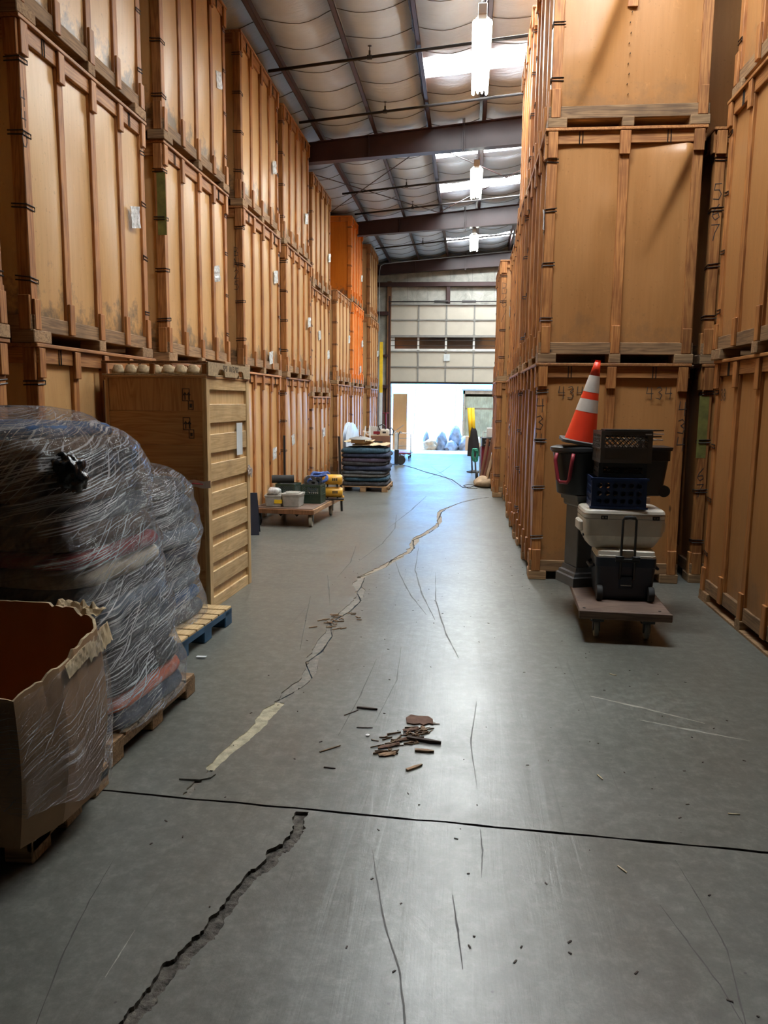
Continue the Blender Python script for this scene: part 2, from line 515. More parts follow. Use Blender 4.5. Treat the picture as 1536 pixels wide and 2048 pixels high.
M['wall_insul'] = wall_insul()
M['siding'] = plain('brown_wall_siding', (0.16, 0.085, 0.055), 0.6, var=0.2, scale=3)
M['wall_dark'] = plain('drab_sheet_wall', (0.22, 0.20, 0.175), 0.7)  # one even drab tone for the side and back walls
M['door_white'] = plain('cream_door_skin', (0.52, 0.475, 0.39), 0.5, var=0.05, scale=3)
M['door_frame'] = plain('grey_door_rail', (0.24, 0.23, 0.21), 0.45)
M['door_trim'] = plain('white_door_trim', (0.72, 0.72, 0.68), 0.45)
M['post_wood'] = wood('brown_timber_post', (0.17, 0.075, 0.032), (0.30, 0.14, 0.06), 'z')

def concrete(name='polished_concrete', dark=1.0):
    """worn power-trowelled slab: mottled grey, traffic streaks along the aisle, patchy sheen"""
    t = NT(name)
    v = t.coords('Object', (1, 1, 1), False)
    a = t.noise(v, 0.55, 6, 0.62, 0.4)
    b = t.noise(v, 2.6, 7, 0.72, 0.6)
    g = t.noise(v, 70, 3, 0.6)
    st = t.noise(t.coords('Object', (7.0, 0.35, 1), False, (0, 0, 0.06)), 1.7, 6, 0.7, 0.6)
    st2 = t.noise(t.coords('Object', (14.0, 0.22, 1), False, (0, 0, -0.10)), 1.9, 5, 0.7, 0.9)
    c = t.ramp(a, [(0.25, (0.105, 0.105, 0.088)), (0.52, (0.128, 0.130, 0.110)), (0.78, (0.152, 0.154, 0.133))])
    c = t.mix(0.5, c, t.ramp(b, [(0.28, (0.085, 0.083, 0.072)), (0.50, (0.120, 0.120, 0.104)), (0.72, (0.160, 0.161, 0.143))]))
    fn = t.noise(v, 13.0, 8, 0.78, 0.15)
    c = t.mix(0.5, c, t.ramp(fn, [(0.34, (0.058, 0.057, 0.047)), (0.50, (0.125, 0.126, 0.109)), (0.66, (0.245, 0.247, 0.218))]))
    c = t.mix(t.ramp(st, [(0.58, (0, 0, 0)), (0.76, (0.40, 0.40, 0.40))]), c, (0.062, 0.060, 0.052))
    c = t.mix(t.ramp(st2, [(0.63, (0, 0, 0)), (0.70, (0.5, 0.5, 0.5))]), c, (0.055, 0.053, 0.046))
    c = t.mix(t.ramp(g, [(0.66, (0, 0, 0)), (0.74, (0.4, 0.4, 0.4))]), c, (0.08, 0.075, 0.065))
    br = t.noise(v, 0.8, 4, 0.6, 0.8)
    c = t.mix(t.ramp(br, [(0.52, (0, 0, 0)), (0.85, (0.30, 0.30, 0.30))]), c, (0.085, 0.068, 0.054))
    vo = t.n('ShaderNodeTexVoronoi'); vo.inputs['Scale'].default_value = 7.0; t.l(v, vo.inputs['Vector'])
    c = t.mix(t.ramp(vo.outputs['Distance'], [(0.028, (0.8, 0.8, 0.8)), (0.045, (0, 0, 0))]), c, (0.03, 0.028, 0.025))
    w = t.noise(v, 1.2, 5, 0.6)
    rr = t.ramp(t.math('ADD', t.math('MULTIPLY', w, 0.5), t.math('MULTIPLY', b, 0.5)), [(0.3, (0.26,) * 3), (0.7, (0.42,) * 3)])
    t.setp(Base_Color=c, Roughness=rr)
    t.b.inputs['Specular IOR Level'].default_value = 0.65
    hh = t.math('ADD', t.math('MULTIPLY', b, 0.6), t.math('MULTIPLY', st, 0.5))
    t.bump(hh, 0.22, 0.012)
    return t.m
M['floor'] = concrete()
M['crack_dirt'] = plain('broken_concrete', (0.105, 0.093, 0.078), 0.95, var=0.75, scale=35, bump=0.8)
M['joint_dirt'] = plain('joint_grime', (0.03, 0.027, 0.024), 0.95, var=0.4, scale=30, bump=0.5)
M['filler_cream'] = plain('cream_crack_filler', (0.42, 0.375, 0.255), 0.8, var=0.3, scale=22, bump=0.6)
M['filler_grey'] = plain('grey_crack_filler', (0.185, 0.165, 0.135), 0.75, var=0.3, scale=22, bump=0.6)
M['filler_tan'] = plain('tan_crack_filler', (0.26, 0.21, 0.15), 0.75, var=0.35, scale=22, bump=0.6)
M['scuff'] = plain('rubber_scuff', (0.066, 0.064, 0.056), 0.6, var=0.3, scale=20, bump=0)
M['chalk'] = plain('pale_scrape', (0.36, 0.345, 0.30), 0.7, var=0.25, scale=20, bump=0)

# ------------------------------------------------------------------ the setting
FX0, FX1, FY0, FY1 = -5.2, 7.0, -6.5, 29.2      # inside faces of the building
def roof_z(x): return 7.0 + 0.095 * x           # underside of the purlins
def beam_bot(x): return 6.53 + 0.062 * x

def jag(a, b, n, amp, rg):
    return [(a[0] + (b[0] - a[0]) * k / n + (rg.uniform(-amp, amp) if 0 < k < n else 0), a[1] + (b[1] - a[1]) * k / n + (rg.uniform(-amp, amp) if 0 < k < n else 0)) for k in range(n)]

def ribbon(path, widths, rg, sub=4, amp=0.5):
    """ragged outline around a path"""
    pts, ws = [], []
    for i in range(len(path) - 1):
        for k in range(sub):
            f = k / sub
            pts.append((path[i][0] * (1 - f) + path[i + 1][0] * f, path[i][1] * (1 - f) + path[i + 1][1] * f)); ws.append(widths[i] * (1 - f) + widths[i + 1] * f)
    pts.append(path[-1]); ws.append(widths[-1])
    L, R = [], []
    for i, p in enumerate(pts):
        a, b = pts[max(0, i - 1)], pts[min(len(pts) - 1, i + 1)]
        dx, dy = b[0] - a[0], b[1] - a[1]; d = math.hypot(dx, dy) or 1
        nx, ny = -dy / d, dx / d
        sd = len(path) * 3.7
        wob = (noise.noise(Vector((i * 0.33, sd, 0))) * 1.2 + rg.uniform(-0.3, 0.3)) * amp * ws[i]
        l = ws[i] * (0.5 + noise.noise(Vector((i * 0.5, sd, 9))) * amp + rg.uniform(-amp, amp) * 0.22); r = ws[i] * (0.5 + noise.noise(Vector((i * 0.5, sd, 19))) * amp + rg.uniform(-amp, amp) * 0.22)
        l, r = max(l, ws[i] * 0.15), max(r, ws[i] * 0.15)
        L.append((p[0] + nx * (l + wob), p[1] + ny * (l + wob))); R.append((p[0] - nx * (r - wob), p[1] - ny * (r - wob)))
    return L + R[::-1]

def build_floor():
    rg = random.Random(11)
    A = [(-0.947, 1.961), (-0.933, 2.035), (-0.924, 2.108), (-0.902, 2.198), (-0.878, 2.246), (-0.858, 2.333), (-0.832, 2.414), (-0.82, 2.519), (-0.812, 2.584), (-0.786, 2.695), (-0.761, 2.747), (-0.728, 2.853), (-0.694, 2.929), (-0.673, 3.026), (-0.684, 3.105), (-0.688, 3.195)]
    A = [(-1.02, 1.2), (-0.98, 1.6)] + A
    B0 = [(-1.253, 3.27), (-1.248, 3.345), (-1.238, 3.421), (-1.223, 3.526)]
    B1 = [(-1.223, 3.526), (-1.208, 3.637), (-1.172, 3.867), (-1.143, 3.961), (-1.124, 4.154), (-1.118, 4.302), (-1.087, 4.423)]
    B2 = [(-1.087, 4.423), (-1.052, 4.679), (-1.019, 4.867), (-1.046, 5.164), (-1.053, 5.442), (-1.046, 5.817), (-1.054, 6.166), (-1.02, 6.53), (-0.965, 6.921), (-0.971, 7.206), (-1.047, 7.614), (-1.058, 7.839)]
    B3 = [(-1.058, 7.839), (-0.977, 8.167), (-0.895, 8.412), (-0.791, 8.789), (-0.683, 9.26), (-0.664, 9.592), (-0.637, 10.135), (-0.547, 10.666), (-0.42, 11.304), (-0.384, 11.949), (-0.429, 12.77), (-0.36, 13.209), (-0.223, 13.623), (-0.053, 14.21), (0.179, 14.7), (0.45, 15.0)]
    holes = []   # outline, depth, kind
    wA = [0.03, 0.035] + [0.040, 0.042, 0.040, 0.046, 0.040, 0.046, 0.042, 0.034, 0.030, 0.036, 0.040, 0.046, 0.040, 0.036, 0.034, 0.042]
    holes.append((ribbon(A, [w * 1.4 for w in wA], rg, 7, 0.17), 0.020, 'crack'))
    holes.append((ribbon(B0, [0.03, 0.03, 0.03, 0.035], rg, 4, 0.5), 0.010, 'grey'))
    holes.append((ribbon(B1, [0.045, 0.055, 0.075, 0.065, 0.075, 0.085, 0.06], rg, 4, 0.18), 0.005, 'cream'))
    holes.append((ribbon(B2, [0.06, 0.07, 0.085, 0.075, 0.085, 0.075, 0.07, 0.09, 0.07, 0.075, 0.085, 0.06], rg, 5, 0.28), 0.008, 'grey'))
    holes.append((ribbon(B3, [0.06, 0.07, 0.08, 0.075, 0.06, 0.07, 0.09, 0.07, 0.06, 0.075, 0.055, 0.05, 0.035, 0.03, 0.025, 0.02], rg, 5, 0.42), 0.009, 'tan'))
    # fresh black fissure along one side of the filled crack
    for P, w in ((B2, 0.012), (B3, 0.016)):
        off = [(x + 0.038 * (1 if (i % 3) else -1), y) for i, (x, y) in enumerate(P)]
        holes.append((ribbon(off, [w * rg.uniform(0.4, 1.3) for _ in off], rg, 6, 0.5), 0.03, 'crack'))
    jl = [(FX0 + (FX1 - FX0) * k / 90, 0) for k in range(91)]
    jl = [(x, 3.19 - 0.051 * (x + 0.15)) for x, _ in jl]
    holes.append((ribbon(jl, [0.013 + 0.004 * rg.random() for _ in jl], rg, 2, 0.30), 0.03, 'joint'))
    verts, edges = [], []
    def loop(pts):
        s = len(verts)
        verts.extend(Vector(p) for p in pts)
        edges.extend((s + i, s + (i + 1) % len(pts)) for i in range(len(pts)))
    loop([(FX0, FY0), (FX1, FY0), (FX1, FY1), (FX0, FY1)])
    for h in holes: loop(h[0])
    v, e, f, ov, oe, of = delaunay_2d_cdt(verts, edges, [], 0, 1e-5)
    import bisect
    def inside(p, poly):
        c = False; n = len(poly); x, y = p
        for i in range(n):
            x1, y1 = poly[i]; x2, y2 = poly[i - 1]
            if (y1 > y) != (y2 > y) and x < (x2 - x1) * (y - y1) / (y2 - y1) + x1: c = not c
        return c
    bb = [(min(p[0] for p in h[0]), max(p[0] for p in h[0]), min(p[1] for p in h[0]), max(p[1] for p in h[0])) for h in holes]
    cls = []
    for t in f:
        cx = sum(v[i].x for i in t) / len(t); cy = sum(v[i].y for i in t) / len(t)
        k = -1
        for hi, h in enumerate(holes):
            b = bb[hi]
            if b[0] <= cx <= b[1] and b[2] <= cy <= b[3] and inside((cx, cy), h[0]):
                if k < 0 or h[1] > holes[k][1]: k = hi
        cls.append(k)
    top = MB(); top.add([(p.x, p.y, 0) for p in v], [t for t, k in zip(f, cls) if k < 0])
    fl = top.build('floor', M['floor'], None, fix=True)
    structure(fl)
    me = fl.data
    if me.polygons[0].normal.z < 0: me.flip_normals()
    parts = {'crack': MB(), 'joint': MB(), 'cream': MB(), 'grey': MB(), 'tan': MB()}
    emap = {}
    for t, k in zip(f, cls):
        n = len(t)
        for i in range(n):
            emap.setdefault(tuple(sorted((t[i], t[(i + 1) % n]))), []).append(k)
    for t, k in zip(f, cls):
        if k < 0: continue
        dpt, kind = holes[k][1], holes[k][2]
        mb = parts[kind]
        def zz(i): return -dpt * (0.8 + 0.3 * noise.noise(Vector((v[i].x * 40, v[i].y * 40, 0))))
        mb.add([(v[i].x, v[i].y, zz(i)) for i in t], [tuple(range(len(t)))])
        for i in range(len(t)):
            a, b = t[i], t[(i + 1) % len(t)]
            ks = emap[tuple(sorted((a, b)))]
            if any(q != k for q in ks):
                other = [q for q in ks if q != k][0]
                za = 0.0 if other < 0 else -holes[other][1] * 1.1
                mb.add([(v[a].x, v[a].y, za), (v[b].x, v[b].y, za), (v[b].x, v[b].y, zz(b)), (v[a].x, v[a].y, zz(a))], [(0, 1, 2, 3)])
    for nm, kind, mt in (('crack', 'crack', 'crack_dirt'), ('slab_joint', 'joint', 'joint_dirt'), ('crack_filler', 'cream', 'filler_cream'), ('crack_filler', 'grey', 'filler_grey'), ('crack_filler', 'tan', 'filler_tan')):
        parts[kind].build(nm, M[mt], fl)
    # thin rubber scuffs and a few pale scrapes left on the slab
    sc = MB(); ch = MB()
    def mark(mb, path, w):
        o = ribbon(path, [w * 0.25] + [w * 0.75] * (len(path) - 2) + [w * 0.2], rg, 10, 0.45)
        n = len(o)
        for i in range(n // 2 - 1):
            mb.add([(*o[i], 0.0008), (*o[i + 1], 0.0008), (*o[n - 2 - i], 0.0008), (*o[n - 1 - i], 0.0008)], [(3, 2, 1, 0)])
    for P, w in (([(-0.342, 2.936), (-0.30, 2.73), (-0.243, 2.485), (-0.17, 2.252), (-0.131, 2.0), (-0.12, 1.7)], 0.008),
                 ([(0.875, 3.015), (0.9, 2.763), (0.914, 2.497), (0.863, 2.175), (0.85, 1.9)], 0.006),
                 ([(0.745, 2.715), (0.795, 2.508), (0.838, 2.329), (0.877, 2.0)], 0.007),
                 ([(-1.179, 1.8), (-1.286, 2.233), (-1.328, 2.492), (-1.356, 2.758)], 0.006),
                 ([(0.098, 3.15), (0.105, 2.991), (0.098, 2.8)], 0.009),
                 ([(-0.011, 2.681), (0.01, 2.489), (0.03, 2.3)], 0.010),
                 ([(-0.229, 6.359), (-0.4, 7.3), (-0.526, 8.287), (-0.575, 9.78)], 0.018),
                 ([(-0.308, 6.503), (-0.5, 7.2), (-0.667, 8.017), (-0.791, 8.789)], 0.016),
                 ([(-0.02, 5.4), (-0.13, 6.0), (-0.25, 7.0), (-0.3, 8.2)], 0.016),
                 ([(-1.42, 7.0), (-1.30, 6.2), (-1.18, 5.424)], 0.014),
                 ([(-1.421, 7.902), (-1.3, 7.3), (-1.184, 6.71)], 0.016),
                 ([(-1.36, 9.6), (-1.28, 8.6), (-1.30, 7.8)], 0.018),
                 ([(-1.1, 12.4), (-1.0, 11.0), (-1.05, 9.8), (-1.2, 8.6)], 0.022),
                 ([(-0.75, 15.0), (-0.9, 13.0), (-1.1, 11.0)], 0.024),
                 ([(-0.45, 5.6), (-0.42, 4.9), (-0.48, 4.2)], 0.010),
                 ([(-0.60, 5.3), (-0.62, 4.6), (-0.66, 4.0)], 0.010),
                 ([(0.10, 4.6), (0.06, 4.0), (0.09, 3.5)], 0.010),
                 ([(-0.9, 18.5), (-0.6, 20.5), (-0.4, 23.0)], 0.03),
                 ([(-0.2, 17.0), (-0.5, 19.0), (-1.0, 22.0)], 0.03)):
        mark(sc, P, w)
    for P, w in (([(0.807, 4.781), (1.079, 4.63), (1.401, 4.435)], 0.03), ([(1.039, 4.437), (1.314, 4.32), (1.577, 4.223)], 0.028),
                 ([(-1.097, 2.13), (-1.097, 2.24), (-1.097, 2.355)], 0.006)):
        mark(ch, P, w)
    sc.build('scuff_mark', M['scuff'], fl)
    ch.build('scrape_mark', M['chalk'], fl)
    # loose spalled plate at the foot of the filled crack
    mb = MB(); mb.prism([(-1.337, 3.408), (-1.29, 3.45), (-1.25, 3.485), (-1.178, 3.479), (-1.19, 3.44), (-1.234, 3.411)], -0.004, 0.008)
    mb.build('spalled_plate', M['floor'], fl)
    return fl
build_floor()

# walls -------------------------------------------------------------
def slabbox(name, b, mat):
    return structure(MB().box(*b).build(name, mat))
slabbox('wall_left', (FX0 - 0.15, FX0, FY0, FY1 + 0.15, -0.1, 7.6), M['wall_dark'])
slabbox('wall_right', (FX1, FX1 + 0.15, FY0, FY1 + 0.15, -0.1, 8.6), M['wall_dark'])
slabbox('wall_back', (FX0 - 0.15, FX1 + 0.15, FY0 - 0.15, FY0, -0.1, 8.6), M['wall_dark'])
DX0, DX1, DOPEN = -2.85, 1.15, 3.66             # dock door opening
wf = MB()
wf.box(FX0, DX0, FY1, FY1 + 0.15, 2.35, 8.6).box(DX1, FX1, FY1, FY1 + 0.15, -0.1, 8.6).box(DX0, DX1, FY1, FY1 + 0.15, 5.05, 8.6)
structure(wf.build('wall_front', M['wall_insul']))
wb = MB()
wb.box(FX0, DX0, FY1, FY1 + 0.15, -0.1, 2.35).box(DX0, DX1, FY1, FY1 + 0.15, DOPEN, 5.05)
structure(wb.build('wall_front_siding', M['siding']))
# seams in the wall insulation
sm = MB()
for x in (-4.4, -3.7, -3.05, -2.3, -1.55, -0.75, 0.05, 0.85): sm.box(x - 0.006, x + 0.006, FY1 - 0.006, FY1 + 0.01, 5.4, 7.6)
for x in (-3.25, -3.55): sm.box(x - 0.008, x + 0.008, FY1 - 0.006, FY1 + 0.01, 2.35, 5.4)
structure(sm.build('trim_1', M['door_frame']))
def beam_box(name, b, mat): return structure(MB().box(*b, c=0.006).build(name, mat))
beam_box('wall_girt', (FX0, FX1, FY1 - 0.2, FY1, 5.93, 6.08), M['steel_red'])
beam_box('wall_girt', (FX0, DX0 - 0.12, FY1 - 0.2, FY1, 4.92, 5.05), M['steel_red'])
beam_box('wall_girt', (FX0, DX0 - 0.12, FY1 - 0.2, FY1, 3.42, 3.5), M['steel_red'])
beam_box('wall_girt', (FX0, DX0 - 0.12, FY1 - 0.2, FY1, 2.28, 2.4), M['steel_red'])
beam_box('wall_post', (-0.87, -0.73, FY1 - 0.16, FY1, 5.35, 5.93), M['steel_red'])
beam_box('door_post', (-3.02, -2.87, FY1 - 0.14, FY1, 0, 6.12), M['post_wood'])
beam_box('door_post', (DX1 + 0.02, DX1 + 0.17, FY1 - 0.14, FY1, 0, 6.12), M['post_wood'])

# roof insulation, sagging between purlins, open where the skylights are ----
PX = [-5.2 + 0.0, -3.95, -2.92, -1.89, -0.87, 0.14, 1.3, 2.35, 3.4, 4.45, 5.5, 7.0]
BEAMS = [-4.5, 2.2, 8.9, 15.6, 22.3, 29.0]
SKY_Y = [(5.9, 6.65), (10.0, 10.75), (13.08, 13.85), (17.45, 18.2), (20.3, 21.05), (24.2, 24.9), (26.8, 27.45)]
SKY_X0, SKY_X1 = -0.87, 2.35
def ins_z(x, y, x0, x1):
    u = (x - x0) / (x1 - x0)
    base = 7.22 + 0.095 * x
    seam = abs(math.sin(PI * (y / 0.80)))
    fl = 1.0
    if x0 >= SKY_X0 - 0.01 and x1 <= SKY_X1 + 0.01:
        for g in SKY_Y: fl = min(fl, max(0.0, min(1.0, max(g[0] - y, y - g[1]) / 0.35)))
    return base - 0.06 * fl * math.sin(PI * u) - 0.075 * fl * (seam ** 0.5) * math.sin(PI * u) + 0.012 * noise.noise(Vector((x * 2, y * 2, 1)))
M['strap_dark'] = plain('dark_insulation_band', (0.10, 0.09, 0.085), 0.6)
ce = MB(); strap = MB()
for i in range(len(PX) - 1):
    x0, x1 = PX[i], PX[i + 1]
    gaps = SKY_Y if (x0 >= SKY_X0 - 0.01 and x1 <= SKY_X1 + 0.01) else []
    ys = [FY0]
    for g in gaps: ys += [g[0], g[1]]
    ys.append(FY1 + 0.15)
    for a, b in zip(ys[0::2], ys[1::2]):
        nv = max(4, int((b - a) / 0.1))
        ce.grid(lambda u, v, a=a, b=b: ((x0 + (x1 - x0) * u), a + (b - a) * v, ins_z(x0 + (x1 - x0) * u, a + (b - a) * v, x0, x1)), 8, nv)
        k = math.ceil(a / 0.80)
        while k * 0.80 < b:
            y = k * 0.80
            strap.tube([(x0 + (x1 - x0) * q / 8, y + 0.05 * noise.noise(Vector((i * 3.1, k * 1.7, q * 0.35))), ins_z(x0 + (x1 - x0) * q / 8, y, x0, x1) - 0.002 - 0.045 * math.sin(PI * q / 8)) for q in range(9)], 0.0055, 4, False)
            k += 1
    for g in gaps:   # folded edge of the insulation around the opening
        for y in g:
            ce.grid(lambda u, v: (x0 + (x1 - x0) * u, y, ins_z(x0 + (x1 - x0) * u, y, x0, x1) * (1 - v) + v * (7.30 + 0.095 * (x0 + (x1 - x0) * u))), 8, 1)
structure(ce.build('ceiling', M['insul'], smooth=True))
structure(strap.build('trim_2', M['strap_dark']))
# closed sheet roof above, with openings for the skylights
rf = MB()
ys = [FY0 - 0.15]
for g in SKY_Y: ys += [g[0], g[1]]
ys.append(FY1 + 0.15)
def rz2(x): return 7.27 + 0.095 * x
def rquad(mb, x0, x1, y0, y1, h=0.04):
    mb.add([(x0, y0, rz2(x0)), (x1, y0, rz2(x1)), (x1, y1, rz2(x1)), (x0, y1, rz2(x0)), (x0, y0, rz2(x0) + h), (x1, y0, rz2(x1) + h), (x1, y1, rz2(x1) + h), (x0, y1, rz2(x0) + h)],
           [(3, 2, 1, 0), (4, 5, 6, 7), (0, 1, 5, 4), (1, 2, 6, 5), (2, 3, 7, 6), (3, 0, 4, 7)])
rquad(rf, FX0 - 0.15, SKY_X0, FY0 - 0.15, FY1 + 0.15); rquad(rf, SKY_X1, FX1 + 0.15, FY0 - 0.15, FY1 + 0.15)
for a, b in zip(ys[0::2], ys[1::2]): rquad(rf, SKY_X0, SKY_X1, a, b)
structure(rf.build('roof_sheet', M['galv']))
for k, g in enumerate(SKY_Y):
    mb = MB(); rquad(mb, SKY_X0, SKY_X1, g[0], g[1], 0.02)
    structure(mb.build('window_%d' % (k + 1), M['skylight']))

# steel: purlins (Z-sections), tapered frames, bracing --------------------
for x in PX[1:-1]:
    mb = MB(); z = roof_z(x); h = 0.20
    y0, y1 = FY0, FY1
    mb.box(x - 0.004, x + 0.004, y0, y1, z, z + h)
    mb.box(x - 0.004, x + 0.065, y0, y1, z, z + 0.006).box(x + 0.059, x + 0.065, y0, y1, z, z + 0.022)
    mb.box(x - 0.065, x + 0.004, y0, y1, z + h - 0.006, z + h)
    structure(mb.build('roof_purlin', M['steel_red_dark']))
def frame_beam(y):
    mb = MB()
    def plate(x0, x1, ya, yb, zf0, zf1):
        mb.add([(x0, ya, zf0(x0)), (x1, ya, zf0(x1)), (x1, yb, zf0(x1)), (x0, yb, zf0(x0)), (x0, ya, zf1(x0)), (x1, ya, zf1(x1)), (x1, yb, zf1(x1)), (x0, yb, zf1(x0))],
               [(3, 2, 1, 0), (4, 5, 6, 7), (0, 1, 5, 4), (1, 2, 6, 5), (2, 3, 7, 6), (3, 0, 4, 7)])
    top = lambda x: roof_z(x) - 0.004
    plate(FX0, FX1, y - 0.005, y + 0.005, beam_bot, top)
    plate(FX0, FX1, y - 0.10, y + 0.10, beam_bot, lambda x: beam_bot(x) + 0.012)
    plate(FX0, FX1, y - 0.10, y + 0.10, lambda x: roof_z(x) - 0.016, top)
    for xs in (-0.22, -0.19):      # bolted splice plates
        mb.box(xs - 0.008, xs + 0.008, y - 0.11, y + 0.11, beam_bot(xs) - 0.05, roof_z(xs) + 0.07)
    for xs in (-4.0, -2.0, 2.0, 4.0): mb.box(xs - 0.005, xs + 0.005, y - 0.09, y + 0.09, beam_bot(xs), roof_z(xs) - 0.01)
    return structure(mb.build('roof_beam', M['steel_red']))
for y in BEAMS[:-1]: frame_beam(y)
frame_beam(28.95)
# round steel cross bracing in the middle bay
br = MB()
for a, b in (((-0.9, 16.0), (2.4, 21.6)), ((2.4, 16.0), (-0.9, 21.6)), ((-4.2, 16.0), (-0.9, 21.6)), ((-0.9, 16.0), (-4.2, 21.6))):
    br.tube([(a[0], a[1], beam_bot(a[0]) + 0.3), (b[0], b[1], beam_bot(b[0]) + 0.3)], 0.010, 6)
structure(br.build('brace_rod', M['steel_red_dark']))
# conduit on the end frame
cd = MB()
cd.tube([(-3.28, 28.80, 0.3), (-3.28, 28.80, 6.45), (-3.24, 28.80, 6.62), (-3.1, 28.80, 6.7), (-1, 28.80, 6.88), (1.45, 28.80, 7.10), (1.6, 28.80, 7.05), (1.64, 28.80, 6.9), (1.64, 28.80, 5.0)], 0.014, 6)
structure(cd.build('trim_3', M['galv']))

# ------------------------------------------------------------------ the raised dock door
def dock_door():
    r = bpy.data.objects.new('door_1', None); COL.objects.link(r); structure(r)
    r.location = (0, FY1 - 0.09, 0)
    zb = [2.50, 3.06, 3.62, 4.18, 4.74, 5.32]
    nb = 4; w = (DX1 + 0.02 - DX0 + 0.02) / nb
    xs = [DX0 - 0.02 + w * k for k in range(nb + 1)]
    for s in range(5):
        z0, z1 = zb[s], zb[s + 1]
        if s == 2:
            fr = MB()
            fr.box(xs[0], xs[-1], -0.02, 0.02, z0, z0 + 0.10).box(xs[0], xs[-1], -0.02, 0.02, z1 - 0.04, z1)
            for k, x in enumerate(xs): fr.box(x - (0 if k == 0 else 0.035), x + (0.14 if k == 0 else 0.035 if k < nb else 0), -0.02, 0.02, z0 + 0.1, z1 - 0.04)
            f = fr.build('window_frame', M['door_trim'], r)
            for k in range(nb):
                MB().box(xs[k] + (0.14 if k == 0 else 0.035), xs[k + 1] - 0.035, -0.003, 0.003, z0 + 0.1, z1 - 0.04).build('pane', M['pane'], f)
            bars = MB()
            for q in (0.36, 0.70): bars.box(xs[0], xs[-1], -0.035, -0.02, z0 + (z1 - z0) * q, z0 + (z1 - z0) * q + 0.02)
            bars.build('window_bar', M['pipe'], f)
        else:
            p = MB(); p.box(xs[0], xs[-1], -0.02, 0.02, z0 + 0.006, z1 - 0.006, 0.004).build('door_panel', M['door_white'], r)
        st = MB()
        if s != 2:
            for k in range(1, nb): st.box(xs[k] - 0.028, xs[k] + 0.028, -0.045, -0.02, z0 + 0.03, z1 - 0.02)
            st.build('stile', M['door_frame'], r)
        hg = MB()
        for k in range(1, nb): hg.box(xs[k] - 0.05, xs[k] + 0.05, -0.055, -0.045, z0 - 0.04, z0 + 0.05)
        if s: hg.build('hinge', M['door_frame'], r)
        rl = MB(); rl.box(xs[0], xs[-1], -0.06, -0.02, z0 - 0.012 if s else z0 - 0.05, z0 + 0.028)
        if s in (2, 4): rl.box(xs[0], xs[-1], -0.09, -0.02, z1 - 0.05, z1 - 0.01)
        rl.build('cross_rail', M['pipe'] if s == 0 else M['door_frame'], r)
    tr = MB()
    tr.box(xs[0] - 0.09, xs[0] - 0.03, -0.06, 0.04, 0.0, 5.6).box(xs[-1] + 0.03, xs[-1] + 0.09, -0.06, 0.04, 0.0, 5.6)
    tr.build('door_track', M['steel_red'], r)
    sp = MB(); sp.tube([(xs[0] - 0.1, -0.05, 5.40), (xs[-1] + 0.1, -0.05, 5.40)], 0.022, 8)
    for x in (-1.3, -0.3): sp.tube([(x, -0.05, 5.40), (x + 0.5, -0.05, 5.40)], 0.045, 10)
    sp.build('torsion_spring', M['pipe'], r)
    sg = MB(); sg.box(-0.92, -0.70, -0.062, -0.055, 3.28, 3.53)
    s = sg.build('notice_sheet', M['paper'], r)
    ink = MB()
    for k in range(4): ink.box(-0.89, -0.74 - 0.02 * (k % 2), -0.0645, -0.062, 3.33 + k * 0.045, 3.345 + k * 0.045)
    return r
def pane_mat():
    m = bpy.data.materials.new('door_glass'); m.use_nodes = True
    nt = m.node_tree; nt.nodes.clear()
    o = nt.nodes.new('ShaderNodeOutputMaterial'); mx = nt.nodes.new('ShaderNodeMixShader'); tr = nt.nodes.new('ShaderNodeBsdfTransparent'); gl = nt.nodes.new('ShaderNodeBsdfGlossy')
    gl.inputs['Roughness'].default_value = 0.08; tr.inputs[0].default_value = (0.86, 0.84, 0.8, 1); mx.inputs[0].default_value = 0.1
    nt.links.new(tr.outputs[0], mx.inputs[1]); nt.links.new(gl.outputs[0], mx.inputs[2]); nt.links.new(mx.outputs[0], o.inputs[0])
    return m
M['pane'] = pane_mat()
dock_door()
# ------------------------------------------------------------------ plywood storage vaults
VW, VL, VH = 1.51, 2.16, 2.21
_mesh = {}
def cached(key, fn):
    if key not in _mesh: _mesh[key] = fn()
    return _mesh[key]

def dent_upper(u, v):
    """deep crease running from the lower left up to the middle, sheet bellied out on its upper side"""
    cx = 0.12 + 0.42 * (v / 0.75)
    d = u - cx
    b = 0.0
    if v < 0.95:
        s = max(0.0, 1 - v / 0.95)
        amp = 0.085 * min(1, (v + 0.08) * 3) * max(0, 1 - max(0, v - 0.55) / 0.45)
        b += amp * math.exp(-(max(0, d) / 0.05) ** 1.3) if d > 0 else amp * math.exp(-(-d / 0.20) ** 1.6)
    b += 0.030 * math.exp(-((u - 0.80) / 0.16) ** 2 - ((v - 0.75) / 0.3) ** 2)
    return b
def dent_mid(u, v):
    b = 0.030 * math.exp(-((u - 0.30) / 0.2) ** 2 - ((v - 0.42) / 0.25) ** 2)
    b += 0.022 * math.exp(-((u - 0.42) / 0.1) ** 2 - ((v - 0.66) / 0.10) ** 2)
    # corner of the sheet sprung forward at the upper right
    ln = (0.995 - u) * 0.95 + (v - 0.985) * -1.0
    t = max(0, min(1, 1 - abs(u - 0.93) / 0.45))
    ridge = u - (0.985 - (0.985 - v) * 0.62)
    b += 0.085 * max(0, (v - 0.42) / 0.58) * math.exp(-(abs(ridge) / (0.035 if ridge > 0 else 0.16)) ** 1.4) * max(0, min(1, (0.955 - v) / 0.05)) * max(0, min(1, (0.97 - u) / 0.05))
    b += 0.012 * math.sin(PI * 2.4 * u) * max(0, (v - 0.80) / 0.20) ** 2
    return b

